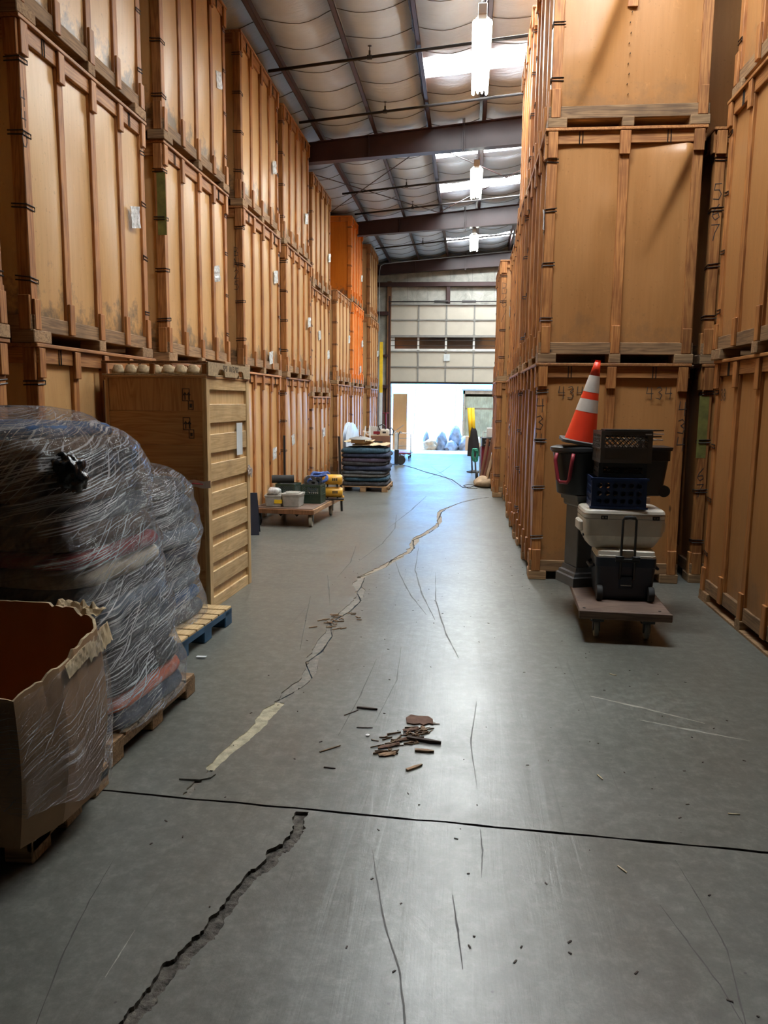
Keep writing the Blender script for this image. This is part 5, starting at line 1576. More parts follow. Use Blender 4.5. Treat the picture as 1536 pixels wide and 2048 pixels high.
    wall(d, lambda a, b, c: (-w + b, a, c), rows, 5 if kind == 'hole' else 6).build('pierced_wall', mat, o, fix=(kind == 'hole'))
    wall(d, lambda a, b, c: (w - b, a, c), rows, 5 if kind == 'hole' else 6).build('pierced_wall', mat, o, fix=(kind == 'hole'))
    return o
lattice_crate('plastic_crate', 'dark blue plastic crate with round holes on the white cooler', 1.215, 6.465, 0.986, 0.212, 0.17, 0.245, M['blue_plastic'], 'hole', math.radians(-2))
lattice_crate('plastic_crate', 'low black plastic crate between the blue and the grey crate', 1.235, 6.475, 1.2325, 0.185, 0.15, 0.115, M['black_plastic'], 'bar', math.radians(-1))
lattice_crate('milk_crate', 'dusty grey milk crate with lattice sides, topmost on the dolly', 1.245, 6.475, 1.349, 0.20, 0.16, 0.25, M['grey_crate'], 'two', math.radians(2.5))
# folders and splints lying across the grey crate
rgp = random.Random(8)
for k, (z, x1, mt, lab) in enumerate(((1.602, 1.545, 'black_plastic', 'black folder lying on top of the grey crate, uppermost'), (1.572, 1.553, 'white_plastic', 'white-edged folder in the grey crate, second from the top'), (1.552, 1.54, 'black_plastic', 'black folder in the grey crate, third from the top'), (1.525, 1.557, 'white_plastic', 'white-edged folder in the grey crate, lowest'))):
    mb = MB()
    yc = 6.40 + 0.02 * k
    mb.prism([(1.08, yc - 0.09), (1.44, yc - 0.10), (x1, yc - 0.02), (1.44, yc + 0.10), (1.08, yc + 0.09)], z, z + 0.010, Matrix.Rotation(0, 4, 'Z'))
    o = mb.build('paper_folder', M[mt]); tag(o, lab, 'folder', 'folders sticking out of the grey crate')

def pedestal(label, x, y, w, h, rz, visible=True):
    o = thing('pedestal', label, 'pedestal', (x, y, 0.253), rz)
    s = MB(); s.box(-w, w, -w, w, 0.16, h - 0.10, 0.006); s.build('shaft', M['plinth'], o)
    for nm, rows in (('base', [(0, w + 0.05), (0.075, w + 0.05), (0.085, w + 0.035), (0.11, w + 0.03), (0.12, w + 0.015), (0.16, w + 0.008)]), ('cap', [(h - 0.10, w + 0.008), (h - 0.085, w + 0.018), (h - 0.05, w + 0.02), (h - 0.045, w + 0.035), (h, w + 0.04)])):
        mb = MB(); vs, fs = [], []
        for z, r in rows: vs += [(-r, -r, z), (r, -r, z), (r, r, z), (-r, r, z)]
        for j in range(len(rows) - 1):
            for i in range(4): fs.append((j * 4 + i, j * 4 + (i + 1) % 4, (j + 1) * 4 + (i + 1) % 4, (j + 1) * 4 + i))
        fs += [(3, 2, 1, 0), tuple((len(rows) - 1) * 4 + i for i in range(4))]
        mb.add(vs, fs); mb.build(nm, M['plinth'], o)
    return o
pedestal('charcoal pedestal with moulded base and cap under the rubbish bin', 1.03, 6.845, 0.115, 0.785, math.radians(20))

def trash_can():
    o = thing('rubbish_bin', 'black round rubbish bin with dull red handle on the charcoal pedestal', 'bin', (0.965, 6.84, 1.04))
    b = MB(); b.lathe([(0.16, 0.0), (0.178, 0.01), (0.222, 0.355), (0.235, 0.36), (0.235, 0.385), (0.228, 0.39), (0.21, 0.385), (0.165, 0.02), (0.0, 0.02)], 36)
    b.build('body', M['black_plastic'], o, angle=35)
    l = MB(); l.lathe([(0.245, 0.372), (0.25, 0.38), (0.246, 0.402), (0.20, 0.415), (0.0, 0.42)], 36); l.build('lid', M['black_plastic'], o, angle=35)
    for a, nm in ((math.radians(-128), 'front'), (math.radians(52), 'rear')):
        ra = 0.245
        def P(da, z, rr=ra): return (rr * math.cos(a + da), rr * math.sin(a + da), z)
        h = MB(); h.tube([P(-0.32, 0.355), P(-0.31, 0.30, ra + 0.02), P(-0.22, 0.14, ra + 0.005), P(-0.14, 0.115, ra), P(0.14, 0.115, ra), P(0.22, 0.14, ra + 0.005), P(0.31, 0.30, ra + 0.02), P(0.32, 0.355)], 0.016, 8)
        k = h.build('carry_handle', M['red_plastic'], o, smooth=True); k['label'] = 'dull red carry handle'
trash_can()

M['cone_base'] = plain('dusty_black_rubber_base', (0.10, 0.095, 0.09), 0.7)
def cone():
    o = thing('traffic_cone', 'orange traffic cone with two white bands leaning on the rubbish bin lid', 'cone')
    o.matrix_world = xform((0.955, 6.80, 1.475), (math.radians(3), math.radians(9.5), 0))
    b = MB(); rbox(b, -0.165, 0.165, -0.165, 0.165, 0.0, 0.03, 0.04, rows=[(0, 0.004), (0.004, 0), (0.024, 0), (0.03, 0.006)]); b.build('base', M['cone_base'], o, angle=30)
    H = 0.66
    R = lambda f: 0.132 * (1 - f) + 0.024 * f
    bands = [(0.0, 0.37, 'cone_orange'), (0.37, 0.53, 'cone_white'), (0.53, 0.62, 'cone_orange'), (0.62, 0.83, 'cone_white'), (0.83, 1.0, 'cone_orange')]
    for f0, f1, mt in bands:
        e = 0.0012 if mt == 'cone_white' else 0
        mb = MB(); mb.lathe([(R(f0) + e, 0.03 + H * f0), (R(f1) + e, 0.03 + H * f1)] + ([(R(1) - 0.004, 0.03 + H), (R(1) - 0.01, 0.03 + H - 0.03)] if f1 == 1.0 else []), 40, cap=(f1 == 1.0))
        k = mb.build('reflective_band' if mt == 'cone_white' else 'cone_shell', M[mt], o, smooth=True)
    t = MB()
    for a in (0, PI / 2): t.box(-0.022, 0.022, -0.004, 0.004, 0.03 + H - 0.005, 0.03 + H + 0.016, M=Matrix.Rotation(a, 4, 'Z'))
    t.build('tip_grip', M['cone_orange'], o)
cone()

def tote():
    o = thing('wheeled_tote', 'black wheeled storage tote at the back right of the dolly', 'bin', (1.435, 6.88, 1.04))
    b = MB(); rbox(b, -0.225, 0.265, -0.16, 0.17, 0.0, 0.40, 0.03, rows=[(0.0, 0.055), (0.01, 0.045), (0.30, 0.012), (0.302, 0.0), (0.385, 0.0), (0.387, -0.012), (0.40, -0.012)]); b.build('body', M['black_plastic'], o, angle=30)
    l = MB(); rbox(l, -0.24, 0.28, -0.175, 0.185, 0.401, 0.415, 0.03); l.build('lid', M['black_plastic'], o, angle=30)
    for y in (-0.10, 0.11):
        w = MB(); w.lathe([(0.0, -0.02), (0.045, -0.02), (0.05, -0.014), (0.05, 0.014), (0.045, 0.02), (0.0, 0.02)], 20, xform((0.235, y, 0.042), (PI / 2, 0, 0))); w.build('wheel', M['black_rubber'], o, angle=40)
tote()
o = thing('cardboard_box', 'plain cardboard box hidden behind the coolers under the black tote', 'box', (1.40, 6.86, 0.253))
mb = MB(); mb.box(-0.15, 0.15, -0.14, 0.15, 0, 0.78, 0.003); mb.build('carton_body', M['carton'], o)
mb = MB(); mb.box(-0.025, 0.025, -0.141, 0.151, 0.7795, 0.7815); mb.build('tape_strip', M['kraft_paper'], o)

# ------------------------------------------------------------------ left: loaded flat cart
def flat_cart():
    o = thing('flat_cart', 'old wooden flat cart on rubber wheels loaded with tubs and crates', 'cart', (-2.55, 11.75, 0), math.radians(-4))
    L, W = 0.84, 0.44
    for k in range(5):
        y0 = -L + k * 2 * L / 5
        mb = MB(); mb.box(-W, W, y0 + 0.002, y0 + 2 * L / 5 - 0.002, 0.245, 0.272, 0.003); mb.build('deck_board', M['deck_wood'], o)
    for s in (-1, 1):
        mb = MB(); mb.box(s * W - 0.022, s * W + 0.022, -L - 0.01, L + 0.03, 0.195, 0.262, 0.004); mb.build('side_rail', M['cart_wood'], o)
    for y in (-L - 0.012, L + 0.012):
        mb = MB(); mb.box(-W - 0.02, W + 0.02, y - 0.02, y + 0.02, 0.19, 0.258, 0.004); mb.build('end_rail', M['post_wood'], o)
    for x in (-0.39, 0.39):
        for y in (-0.76, 0.44): caster(o, x, y, 0.095, 0.045, M['tan_wheel'] if x > 0 else M['black_rubber'], 0.12, True, 0.245)
    t = MB()
    for x in (-0.15, 0.10): t.add([(x - 0.09, -0.5, 0.19), (x + 0.09, -0.5, 0.19), (x, -0.5, 0.10), (x - 0.09, -0.47, 0.19), (x + 0.09, -0.47, 0.19), (x, -0.47, 0.10)], [(0, 1, 2), (5, 4, 3), (0, 3, 4, 1), (1, 4, 5, 2), (2, 5, 3, 0)])
    t.build('under_bracket', M['black_plastic'], o)
    for s, lean in ((1, -0.05), (-1, 0.0)):
        mb = MB(); mb.tube([(s * (W + 0.045), L - 0.05, 0.02 if s > 0 else 0.2), (s * (W + 0.045) + lean, L - 0.05, 1.24)], 0.02, 8); mb.build('push_post', M['black_plastic'], o)
    mb = MB(); mb.box(W + 0.015, W + 0.075, L - 0.09, L - 0.0, 0.195, 0.275, 0.004); k = mb.build('post_bracket', M['yellow_tank'], o)
    return o
flat_cart()
def clear_tub(label, x, y, w, d, h, rz, lid, tape):
    o = thing('clear_tub', label, 'tub', (x, y, 0.2735), rz, 'clear plastic tubs on the flat cart')
    b = MB(); rbox(b, -w, w, -d, d, 0, h, 0.025, rows=[(0, 0.018), (0.006, 0.012), (h - 0.02, 0.0), (h - 0.018, -0.006), (h, -0.006)]); b.build('tub_wall', M['clear_tub'], o, angle=30)
    c = MB(); slab(c, 0, 0, h * 0.99, w - 0.02, d - 0.02, 0.03, 4, 24, 5, 4, 0.02, lump=0.02); c.build('contents', M['tub_contents'], o, smooth=True)
    if lid:
        l = MB(); rbox(l, -w - 0.01, w + 0.01, -d - 0.01, d + 0.01, h + 0.0, h + 0.016, 0.03); l.box(-w * 0.7, w * 0.7, -d * 0.6, d * 0.6, h + 0.016, h + 0.03, 0.008); l.build('lid', M['clear_tub'], o)
    else:
        l = MB(); slab(l, 0, 0, h + 0.045, w - 0.015, d - 0.015, 0.035, 9, 30, 5, 3, 0.05, lump=0.03); l.build('plastic_bag', M['pouch'], o, smooth=True)
    if tape:
        t = MB(); t.box(w * 0.15, w + 0.006, -d - 0.004, -d + 0.02, h * 0.30, h * 0.62); k = t.build('yellow_tape', M['yellow_tube'], o); k['label'] = 'yellow tape with dark print'
clear_tub('cloudy plastic tub with bag and yellow tape, at the flat cart corner', -2.80, 11.17, 0.125, 0.16, 0.165, 0.1, False, True)
clear_tub('lidded clear plastic tub between the bagged tub and the green crates', -2.52, 11.18, 0.132, 0.17, 0.175, -0.02, True, False)
lattice_crate('milk_crate', 'dark green milk crate on the flat cart edge beside the tub', -2.31, 11.62, 0.2735, 0.155, 0.155, 0.28, M['green_crate'], 'two', math.radians(-4), 'green milk crates on the flat cart')
lattice_crate('milk_crate', 'dark green milk crate behind the tubs, under the black rolls', -2.71, 11.68, 0.2735, 0.155, 0.155, 0.28, M['green_crate'], 'two', math.radians(-6), 'green milk crates on the flat cart')
def roll(label, cx, cy, cz, r, L, rz, mat, inner=True):
    o = thing('rubber_roll', label, 'roll', (cx, cy, cz), rz, 'black rolls in the green crates')
    b = MB(); b.lathe([(r * 0.62, -L / 2), (r, -L / 2), (r, L / 2), (r * 0.62, L / 2), (r * 0.62, -L / 2)], 24, xform((0, 0, 0), (0, PI / 2, 0)), cap=False); b.build('roll_body', mat, o, angle=40)
    return o
roll('black hollow roll lying across the rear green crate, ring end showing', -2.78, 11.62, 0.62, 0.062, 0.34, 0.25, M['black_rubber'])
roll('black roll tucked in the rear green crate under the ringed roll', -2.72, 11.72, 0.49, 0.058, 0.24, 0.1, M['black_rubber'])
def strap_coil(label, x, y, z, r, rot, mat):
    mb = MB()
    for k in range(4): mb.lathe([(r - k * 0.012, -0.028), (r - k * 0.012 + 0.004, -0.028), (r - k * 0.012 + 0.004, 0.028), (r - k * 0.012, 0.028), (r - k * 0.012, -0.028)], 20, xform((0, 0, 0), rot), cap=False)
    o = mb.build('strap_coil', mat); o.location = (x, y, z); tag(o, label, 'strap', 'webbing straps in the green crates')
M['webbing'] = plain('grey_webbing', (0.17, 0.145, 0.125), 0.85)
strap_coil('grey-brown webbing loop standing up in the front green crate', -2.36, 11.60, 0.60, 0.085, (PI / 2, 0, 0.5), M['webbing'])
strap_coil('dark webbing coil lying over the front green crate edge', -2.30, 11.56, 0.555, 0.07, (0.5, 0.2, 0), M['black_rubber'])
strap_coil('dark webbing coil at the back of the front green crate', -2.26, 11.70, 0.56, 0.075, (0.9, -0.4, 0.3), M['black_rubber'])
def rope_bundle(name, label, x, y, z, loops, rx, rz_, seed, mat, r=0.014, cat='rope', spread=1.0):
    rg = random.Random(seed); mb = MB()
    for k in range(loops):
        ax, az = rx * rg.uniform(0.75, 1.1), rz_ * rg.uniform(0.75, 1.1); dx, dy, dz = rg.uniform(-.03, .03), (k - loops / 2) * 0.018, rg.uniform(-.03, .03)
        yw, tl = rg.uniform(-0.7, 0.7) * spread, rg.uniform(-0.5, 0.5) * spread
        R_ = Matrix.Rotation(yw, 3, 'Z') @ Matrix.Rotation(tl, 3, 'X')
        mb.tube([Vector((dx, dy, dz)) + R_ @ Vector((ax * math.cos(2 * PI * q / 18), 0.012 * math.sin(6 * PI * q / 18), az * math.sin(2 * PI * q / 18) * (0.75 + 0.25 * math.cos(4 * PI * q / 18)))) for q in range(18)], r, 6, closed=True)
    o = mb.build(name, mat, None, smooth=True); o.location = (x, y, z); return tag(o, label, cat)
rope_bundle('rope_bundle', 'bundle of blue rope piled behind the yellow cylinders', -2.29, 12.04, 0.61, 14, 0.14, 0.12, 2, M['blue_rope'], 0.016)
o = rope_bundle('rope_bundle', 'hank of blue rope hanging down behind the green crates', -2.40, 11.92, 0.50, 6, 0.06, 0.15, 5, M['blue_rope'], 0.014)
def cylinder_unit(label, x, y, z, rz):
    o = thing('yellow_cylinder', label, 'cylinder', (x, y, z), rz, 'yellow steel cylinders stacked on the flat cart')
    r, L = 0.082, 0.29
    b = MB(); b.lathe([(0.0, -L / 2 - 0.012), (r * 0.8, -L / 2 - 0.010), (r, -L / 2 + 0.02), (r, L / 2 - 0.02), (r * 0.8, L / 2 + 0.01), (0, L / 2 + 0.012)], 28, xform((0, 0, 0), (0, PI / 2, 0))); b.build('tank', M['yellow_tank'], o, angle=45)
    f = MB()
    for s in (-0.75, 0.75): f.box(s * L / 2 * 0.7 - 0.012, s * L / 2 * 0.7 + 0.012, -0.05, 0.05, -r - 0.028, -r * 0.8, 0.002)
    f.build('foot', M['black_plastic'], o)
    n = MB()
    for k in range(3): n.box(0.0 + 0.03 * k, 0.02 + 0.03 * k, -r - 0.002, -r + 0.008, -0.01, 0.03)
    n.build('stencil_mark', M['marker'], o)
cylinder_unit('lower yellow steel cylinder at the far end of the flat cart', -2.08, 12.03, 0.385, 0.12)
cylinder_unit('upper yellow steel cylinder stacked on the lower one', -2.085, 12.03, 0.585, 0.12)
mb = MB(); mb.box(-0.16, 0.16, -0.09, 0.09, 0, 0.02, 0.002)
o = mb.build('black_board', M['black_plastic']); o.location = (-2.06, 12.02, 0.2735); o.rotation_euler = (0, 0, 0.12); tag(o, 'flat black board under the yellow cylinders', 'board')
# black panel leaning behind the plywood crate
o = thing('folding_sign', 'black folding panel standing just beyond the plywood crate', 'panel', (-2.86, 10.28, 0), math.radians(12))
for s in (-1, 1):
    mb = MB(); mb.add([(-0.3, s * 0.01, 0.56), (0.04, s * 0.01, 0.56), (0.07, s * 0.14, 0.0), (-0.3, s * 0.14, 0.0), (-0.3, s * 0.01 + 0.014, 0.56), (0.04, s * 0.01 + 0.014, 0.56), (0.07, s * 0.14 + 0.014, 0.0), (-0.3, s * 0.14 + 0.014, 0.0)],
                    [(3, 2, 1, 0), (4, 5, 6, 7), (0, 1, 5, 4), (1, 2, 6, 5), (2, 3, 7, 6), (3, 0, 4, 7)])
    mb.build('leaf', M['navy_plastic'], o)
# ------------------------------------------------------------------ far left: folded blankets on a pallet
pallet('wood_pallet', 'low wooden pallet under the tidy stack of dark folded blankets', -2.06, 16.02, 1.0, 1.15, M['skid'], M['skid'], 0, 0.11)
GB = 'dark moving blankets folded on the far left pallet'
z = 0.112
for k, (c, th, w, nm) in enumerate((('charcoal', .10, .47, 'charcoal'), ('teal', .085, .46, 'bright teal'), ('grey', .055, .47, 'thin grey'), ('slate', .075, .46, 'slate grey'), ('navy', .10, .48, 'dark navy'), ('charcoal', .085, .47, 'charcoal'), ('plum', .095, .47, 'plum-grey'), ('navy', .085, .48, 'dark navy'), ('teal', .095, .47, 'deep teal'))):
    mb = MB(); slab(mb, 0, 0, 0, w, 0.56, th / 2 - 0.002, 60 + k, 60, 9, 8.0, 0.022, 0.12 if k < 6 else 0.4, lump=-0.003)
    o = mb.build('folded_blanket', FAB[c], None, smooth=True)
    o.location = (-2.05 + 0.02 * math.sin(k * 2.1), 16.02, z + th / 2); o.rotation_euler = (0, 0, 0.02 * math.sin(k * 1.7))
    tag(o, '%s folded blanket, %s on the tidy far left pallet' % (nm, ORD[k] if k < 8 else 'topmost'), 'blanket', GB)
    z += th
topz = z
for k, (dx, dy, w, d, lab) in enumerate(((0.10, 0.02, 0.36, 0.45, 'crumpled kraft paper sheet on the dark folded blankets'), (-0.16, 0.1, 0.28, 0.40, 'second kraft paper sheet at the left of the folded blankets'))):
    mb = MB()
    mb.sheet(lambda u, v: ((u - 0.5) * 2 * w, (v - 0.5) * 2 * d, 0.02 + 0.035 * noise.noise(Vector((u * 4 + k * 9, v * 4, 1))) + 0.02 * noise.noise(Vector((u * 11, v * 11 + k, 1)))), 20, 20, (0, 0, -0.004))
    o = mb.build('kraft_sheet', M['kraft_paper'], None, fix=True); o.location = (-2.05 + dx, 16.0 + dy, topz + 0.028 + 0.06 * k); tag(o, lab, 'paper')
mb = MB(); mb.box(-0.13, 0.13, -0.1, 0.1, 0, 0.075, 0.004)
o = mb.build('cardboard_box', M['kraft_paper']); o.location = (-2.20, 15.72, topz + 0.075); tag(o, 'small flat cardboard box on the kraft paper, under the grey lid', 'box')
o = thing('metal_dome', 'grey domed metal lid on the small box above the blankets', 'lid', (-2.15, 15.74, topz + 0.152), 0)
b = MB(); b.lathe([(0.0, 0.06), (0.10, 0.055), (0.20, 0.025), (0.235, 0.01), (0.24, 0.0), (0.20, 0.008), (0, 0.03)], 30); b.build('dome', M['grey_paint'], o, angle=40)
mb = MB(); mb.tube([(-0.03, 0, 0.055), (0.0, 0, 0.085), (0.03, 0, 0.055)], 0.008, 6); mb.build('knob', M['pipe'], o)

# round table tops leaning on the crates
for k, (x, y, lab) in enumerate(((-2.66, 18.35, 'pale round table top leaning nearest behind the blanket pallet'), (-2.80, 18.75, 'second round table top leaning behind the pale one'))):
    mb = MB(); mb.lathe([(0.0, -0.014), (0.64, -0.014), (0.655, -0.008), (0.655, 0.008), (0.64, 0.014), (0.0, 0.014)], 48, xform((0, 0, 0), (0, math.radians(84), math.radians(-7))))
    o = mb.build('round_table_top', M['disc_white'], None, angle=30); o.location = (x, y, 0.65); tag(o, lab, 'table top', 'round table tops leaning on the left crates')
o = thing('folded_stepladder', 'small white folded stepladder leaning beside the round table tops', 'ladder', (-2.36, 18.2, 0))
for s in (-1, 1):
    mb = MB(); mb.tube([(s * 0.13, 0, 0), (s * 0.05, 0.30, 1.22)], 0.016, 6); mb.build('rail', M['white_plastic'], o)
mb = MB()
for q in range(4): mb.tube([(-0.12 + 0.018 * q, 0.06 * (q + 0.6), 0.3 * (q + 0.6)), (0.12 - 0.018 * q, 0.06 * (q + 0.6), 0.3 * (q + 0.6))], 0.012, 6)
mb.build('tread', M['white_plastic'], o)

# dark carton, chainsaw and white boards on a hand truck, farther on
o = thing('cardboard_box', 'dark brown open cardboard box beyond the blanket pallet', 'box', (-2.42, 21.6, 0.0), math.radians(4))
mb = MB()
w, d, h = 0.30, 0.28, 0.86
mb.box(-w, w, -d, -d + 0.01, 0, h).box(-w, w, d - 0.01, d, 0, h).box(-w, -w + 0.01, -d, d, 0, h).box(w - 0.01, w, -d, d, 0, h).box(-w, w, -d, d, 0, 0.01)
mb.build('carton_body', M['brown_tube'], o)
for s in (-1, 1):
    f = MB(); f.sheet(lambda u, v: (s * (w + 0.16 * v), -d + 2 * d * u, h + 0.13 * v), 2, 2, (0, 0, -0.006)); f.build('flap', M['carton'] if s < 0 else M['paper'], o, fix=True)
mb = MB(); mb.box(-0.27, 0.10, -d - 0.012, -d - 0.001, 0.50, 0.72); mb.build('black_panel', M['black_plastic'], o)
mb = MB(); mb.box(-w + 0.012, w - 0.012, -d + 0.012, d - 0.012, h - 0.012, h - 0.001); mb.build('inner_flap', M['carton'], o)
o = thing('chainsaw', 'cream chainsaw with black handles on top of the dark cardboard box', 'chainsaw', (-2.28, 21.5, 0.862))
mb = MB(); rbox(mb, -0.11, 0.14, -0.09, 0.09, 0, 0.19, 0.03, rows=[(0, 0.01), (0.02, 0), (0.15, 0), (0.19, 0.03)]); mb.build('motor_body', M['cooler_white'], o, angle=35)
mb = MB(); mb.tube([(0.10, 0, 0.17), (0.20, 0, 0.22), (0.26, 0, 0.14), (0.24, 0, 0.03), (0.14, 0, 0.02)], 0.017, 8); mb.build('rear_handle', M['black_plastic'], o, smooth=True)
mb = MB(); mb.tube([(-0.10, -0.08, 0.15), (-0.16, -0.08, 0.27), (-0.05, -0.08, 0.31), (0.03, -0.08, 0.28), (0.04, -0.08, 0.18)], 0.016, 8); mb.build('front_handle', M['black_plastic'], o, smooth=True)
mb = MB(); mb.box(-0.30, -0.10, -0.01, 0.01, 0.04, 0.12, 0.003); mb.build('guide_bar', M['red_paint'], o)
mb = MB(); mb.box(-0.035, 0.06, -0.094, -0.0895, 0.07, 0.12); mb.build('dark_badge', M['pipe'], o)
o = thing('hand_truck', 'black hand truck with white boards standing past the dark box', 'hand truck', (-1.98, 22.2, 0), 0)
mb = MB(); mb.box(-0.07, 0.0, -0.03, 0.30, 0.05, 0.92, 0.004); mb.build('white_board', M['paper'], o)
mb = MB(); mb.box(-0.06, 0.06, -0.08, -0.04, 0.04, 0.44, 0.004); mb.build('toe_frame', M['black_plastic'], o)
mb = MB(); mb.box(-0.22, 0.05, -0.16, -0.03, 0.02, 0.04, 0.003); mb.build('toe_plate', M['black_plastic'], o)
mb = MB(); mb.lathe([(0.04, -0.03), (0.12, -0.035), (0.14, -0.02), (0.14, 0.02), (0.12, 0.035), (0.04, 0.03)], 24, xform((0.10, 0.10, 0.14), (PI / 2, 0, 0.5))); wq = mb.build('wheel', M['black_rubber'], o, angle=40)
mb = MB(); mb.lathe([(0, -0.025), (0.05, -0.03), (0.05, 0.03), (0, 0.025)], 14, xform((0.10, 0.10, 0.14), (PI / 2, 0, 0.5))); mb.build('hub', M['galv'], wq)
mb = MB(); mb.tube([(0.0, 0.16, 0.40), (0.02, 0.2, 0.86), (0.07, 0.1, 0.95), (0.12, 0.05, 0.93)], 0.017, 8); mb.build('handle', M['grey_paint'], o, smooth=True)
mb = MB(); mb.sheet(lambda u, v: (-0.02 + 0.30 * u, 0.28 * v, 0.96 + 0.22 * u), 2, 2, (0, 0, -0.01)); o2 = mb.build('grey_board', M['grey_paint'], None, fix=True); o2.location = (-2.1, 22.25, -0.04); tag(o2, 'grey board tilted on the white boards of the hand truck', 'board')
mb = MB(); mb.box(-0.12, 0.12, -0.006, 0.006, 0, 0.26); o2 = mb.build('paper_sheet', M['paper'], None); o2.location = (-2.62, 21.62, 0.862); o2.rotation_euler = (0.15, 0.1, 0.1); tag(o2, 'white paper sheet standing in the dark cardboard box', 'paper')

# wire-frame platform cart near the door
o = thing('platform_cart', 'light platform cart with tubular back near the dock door', 'cart', (-1.94, 24.75, 0), 0)
mb = MB(); mb.box(-0.28, 0.20, -0.3, 0.5, 0.17, 0.20, 0.004); mb.build('deck', M['red_paint'], o)
mb = MB(); mb.tube([(-0.26, -0.30, 0.2), (-0.26, -0.30, 0.78), (-0.22, -0.30, 0.82), (0.15, -0.30, 0.82), (0.19, -0.30, 0.78), (0.19, -0.30, 0.2)], 0.013, 8); mb.build('push_frame', M['white_plastic'], o, smooth=True)
mb = MB()
for zz in (0.42, 0.66): mb.tube([(-0.26, -0.30, zz), (0.19, -0.30, zz)], 0.010, 6)
mb.build('cross_bar', M['grey_paint'], o)
for x in (-0.20, -0.03, 0.13):
    caster(o, x, -0.22, 0.055, 0.03, M['black_rubber'], 0, True, 0.17)
for x in (-0.20, 0.13):
    caster(o, x, 0.42, 0.055, 0.03, M['black_rubber'], 0, True, 0.17)
# red stool and oddments against the end wall, yellow board behind the last stack
o = thing('red_jack', 'dark red steel machine standing at the end wall left of the door', 'machine', (-2.95, 28.3, 0))
mb = MB(); mb.box(-0.12, 0.12, -0.15, 0.15, 0.0, 0.5, 0.01); mb.build('base', M['red_paint'], o)
mb = MB(); mb.tube([(0, 0, 0.5), (0, 0, 1.4)], 0.03, 8); mb.tube([(-0.12, 0, 1.38), (0.12, 0, 1.38)], 0.02, 8); mb.build('handle', M['red_paint'], o)
o = thing('yellow_post', 'yellow painted post standing just past the last left stack', 'post', (-3.06, 27.62, 0))
mb = MB(); mb.box(-0.05, 0.05, -0.02, 0.02, 0, 2.1, 0.003); mb.build('lower_post', M['white_plastic'], o)
mb = MB(); mb.box(-0.055, 0.055, -0.022, 0.022, 2.1, 3.85, 0.003); mb.build('upper_post', M['yellow_tube'], o)

# ------------------------------------------------------------------ far right: clutter between the last stack and the door
o = thing('extension_ladder', 'aluminium extension ladder leaning against the low vault on the right', 'ladder', (0.50, 19.6, 0))
lean = 0.36
for s in (-1, 1):
    mb = MB()
    a, b = Vector((-0.10, s * 0.20, 0.0)), Vector((0.26, s * 0.20, 2.0))
    mb.tube([a, b], 0.022, 4); mb.build('rail', M['alu'], o)
for k in range(7):
    f = (k + 0.7) / 7.3
    mb = MB(); mb.tube([(-0.10 + 0.36 * f, -0.2, 2.0 * f), (-0.10 + 0.36 * f, 0.2, 2.0 * f)], 0.014, 6); mb.build('rung', M['alu'], o)
o = thing('hand_truck', 'dark red appliance hand truck standing in front of the ladder', 'hand truck', (0.40, 18.25, 0), 0.1)
mb = MB(); mb.box(-0.06, 0.12, -0.02, 0.16, 0.10, 0.80, 0.008); mb.build('back_panel', M['red_paint'], o)
for x in (-0.09, 0.15):
    mb = MB(); mb.tube([(x, 0.0, 0.04), (x, 0.0, 0.795)], 0.014, 8); mb.build('rail', M['alu'], o)
mb = MB(); mb.box(-0.14, 0.18, -0.22, 0.02, 0.012, 0.03, 0.003); mb.build('toe_plate', M['black_plastic'], o)
for x in (-0.14, 0.20):
    mb = MB(); mb.lathe([(0.03, -0.025), (0.09, -0.025), (0.10, -0.015), (0.10, 0.015), (0.09, 0.025), (0.03, 0.025)], 20, xform((x, 0.12, 0.10), (0, PI / 2, 0))); mb.build('wheel', M['black_rubber'], o, angle=40)
o = thing('tool_case', 'black tool case with silver latches on the red hand truck', 'case', (0.47, 18.25, 0.803), 0.1)
mb = MB(); rbox(mb, -0.13, 0.14, -0.10, 0.12, 0, 0.20, 0.02, rows=[(0, 0.008), (0.01, 0), (0.19, 0), (0.20, 0.008)]); mb.build('case_body', M['black_plastic'], o, angle=35)
mb = MB(); mb.box(-0.06, 0.06, -0.106, -0.0995, 0.11, 0.15).box(-0.09, -0.05, -0.106, -0.0995, 0.04, 0.055).box(0.05, 0.09, -0.106, -0.0995, 0.04, 0.055); mb.build('latch', M['galv'], o)
o = thing('white_chair', 'white folding chair leaning by the aluminium ladder', 'chair', (0.46, 19.05, 0))
for s in (-1, 1):
    mb = MB(); mb.tube([(s * 0.10, 0, 0.0), (s * 0.10 + 0.03, 0.10, 1.12)], 0.012, 6); mb.build('leg', M['white_plastic'], o)
for zz in (0.55, 0.85, 1.08):
    mb = MB(); mb.tube([(-0.08 + 0.02 * zz, 0.09 * zz, zz), (0.10 + 0.02 * zz, 0.09 * zz, zz)], 0.012, 6); mb.build('cross_bar', M['grey_paint'], o)
mb = MB(); mb.sheet(lambda u, v: (-0.09 + 0.2 * u, 0.05 + 0.02 * v, 0.15 + 0.36 * v), 3, 3, (0, 0.02, 0)); mb.build('seat', M['white_plastic'], o)
mb = MB(); mb.box(-0.08, 0.08, -0.05, 0.05, 0, 0.22, 0.01); o = mb.build('white_canister', M['white_plastic']); o.location = (0.53, 18.28, 1.005); tag(o, 'white canister standing on the black tool case', 'canister')
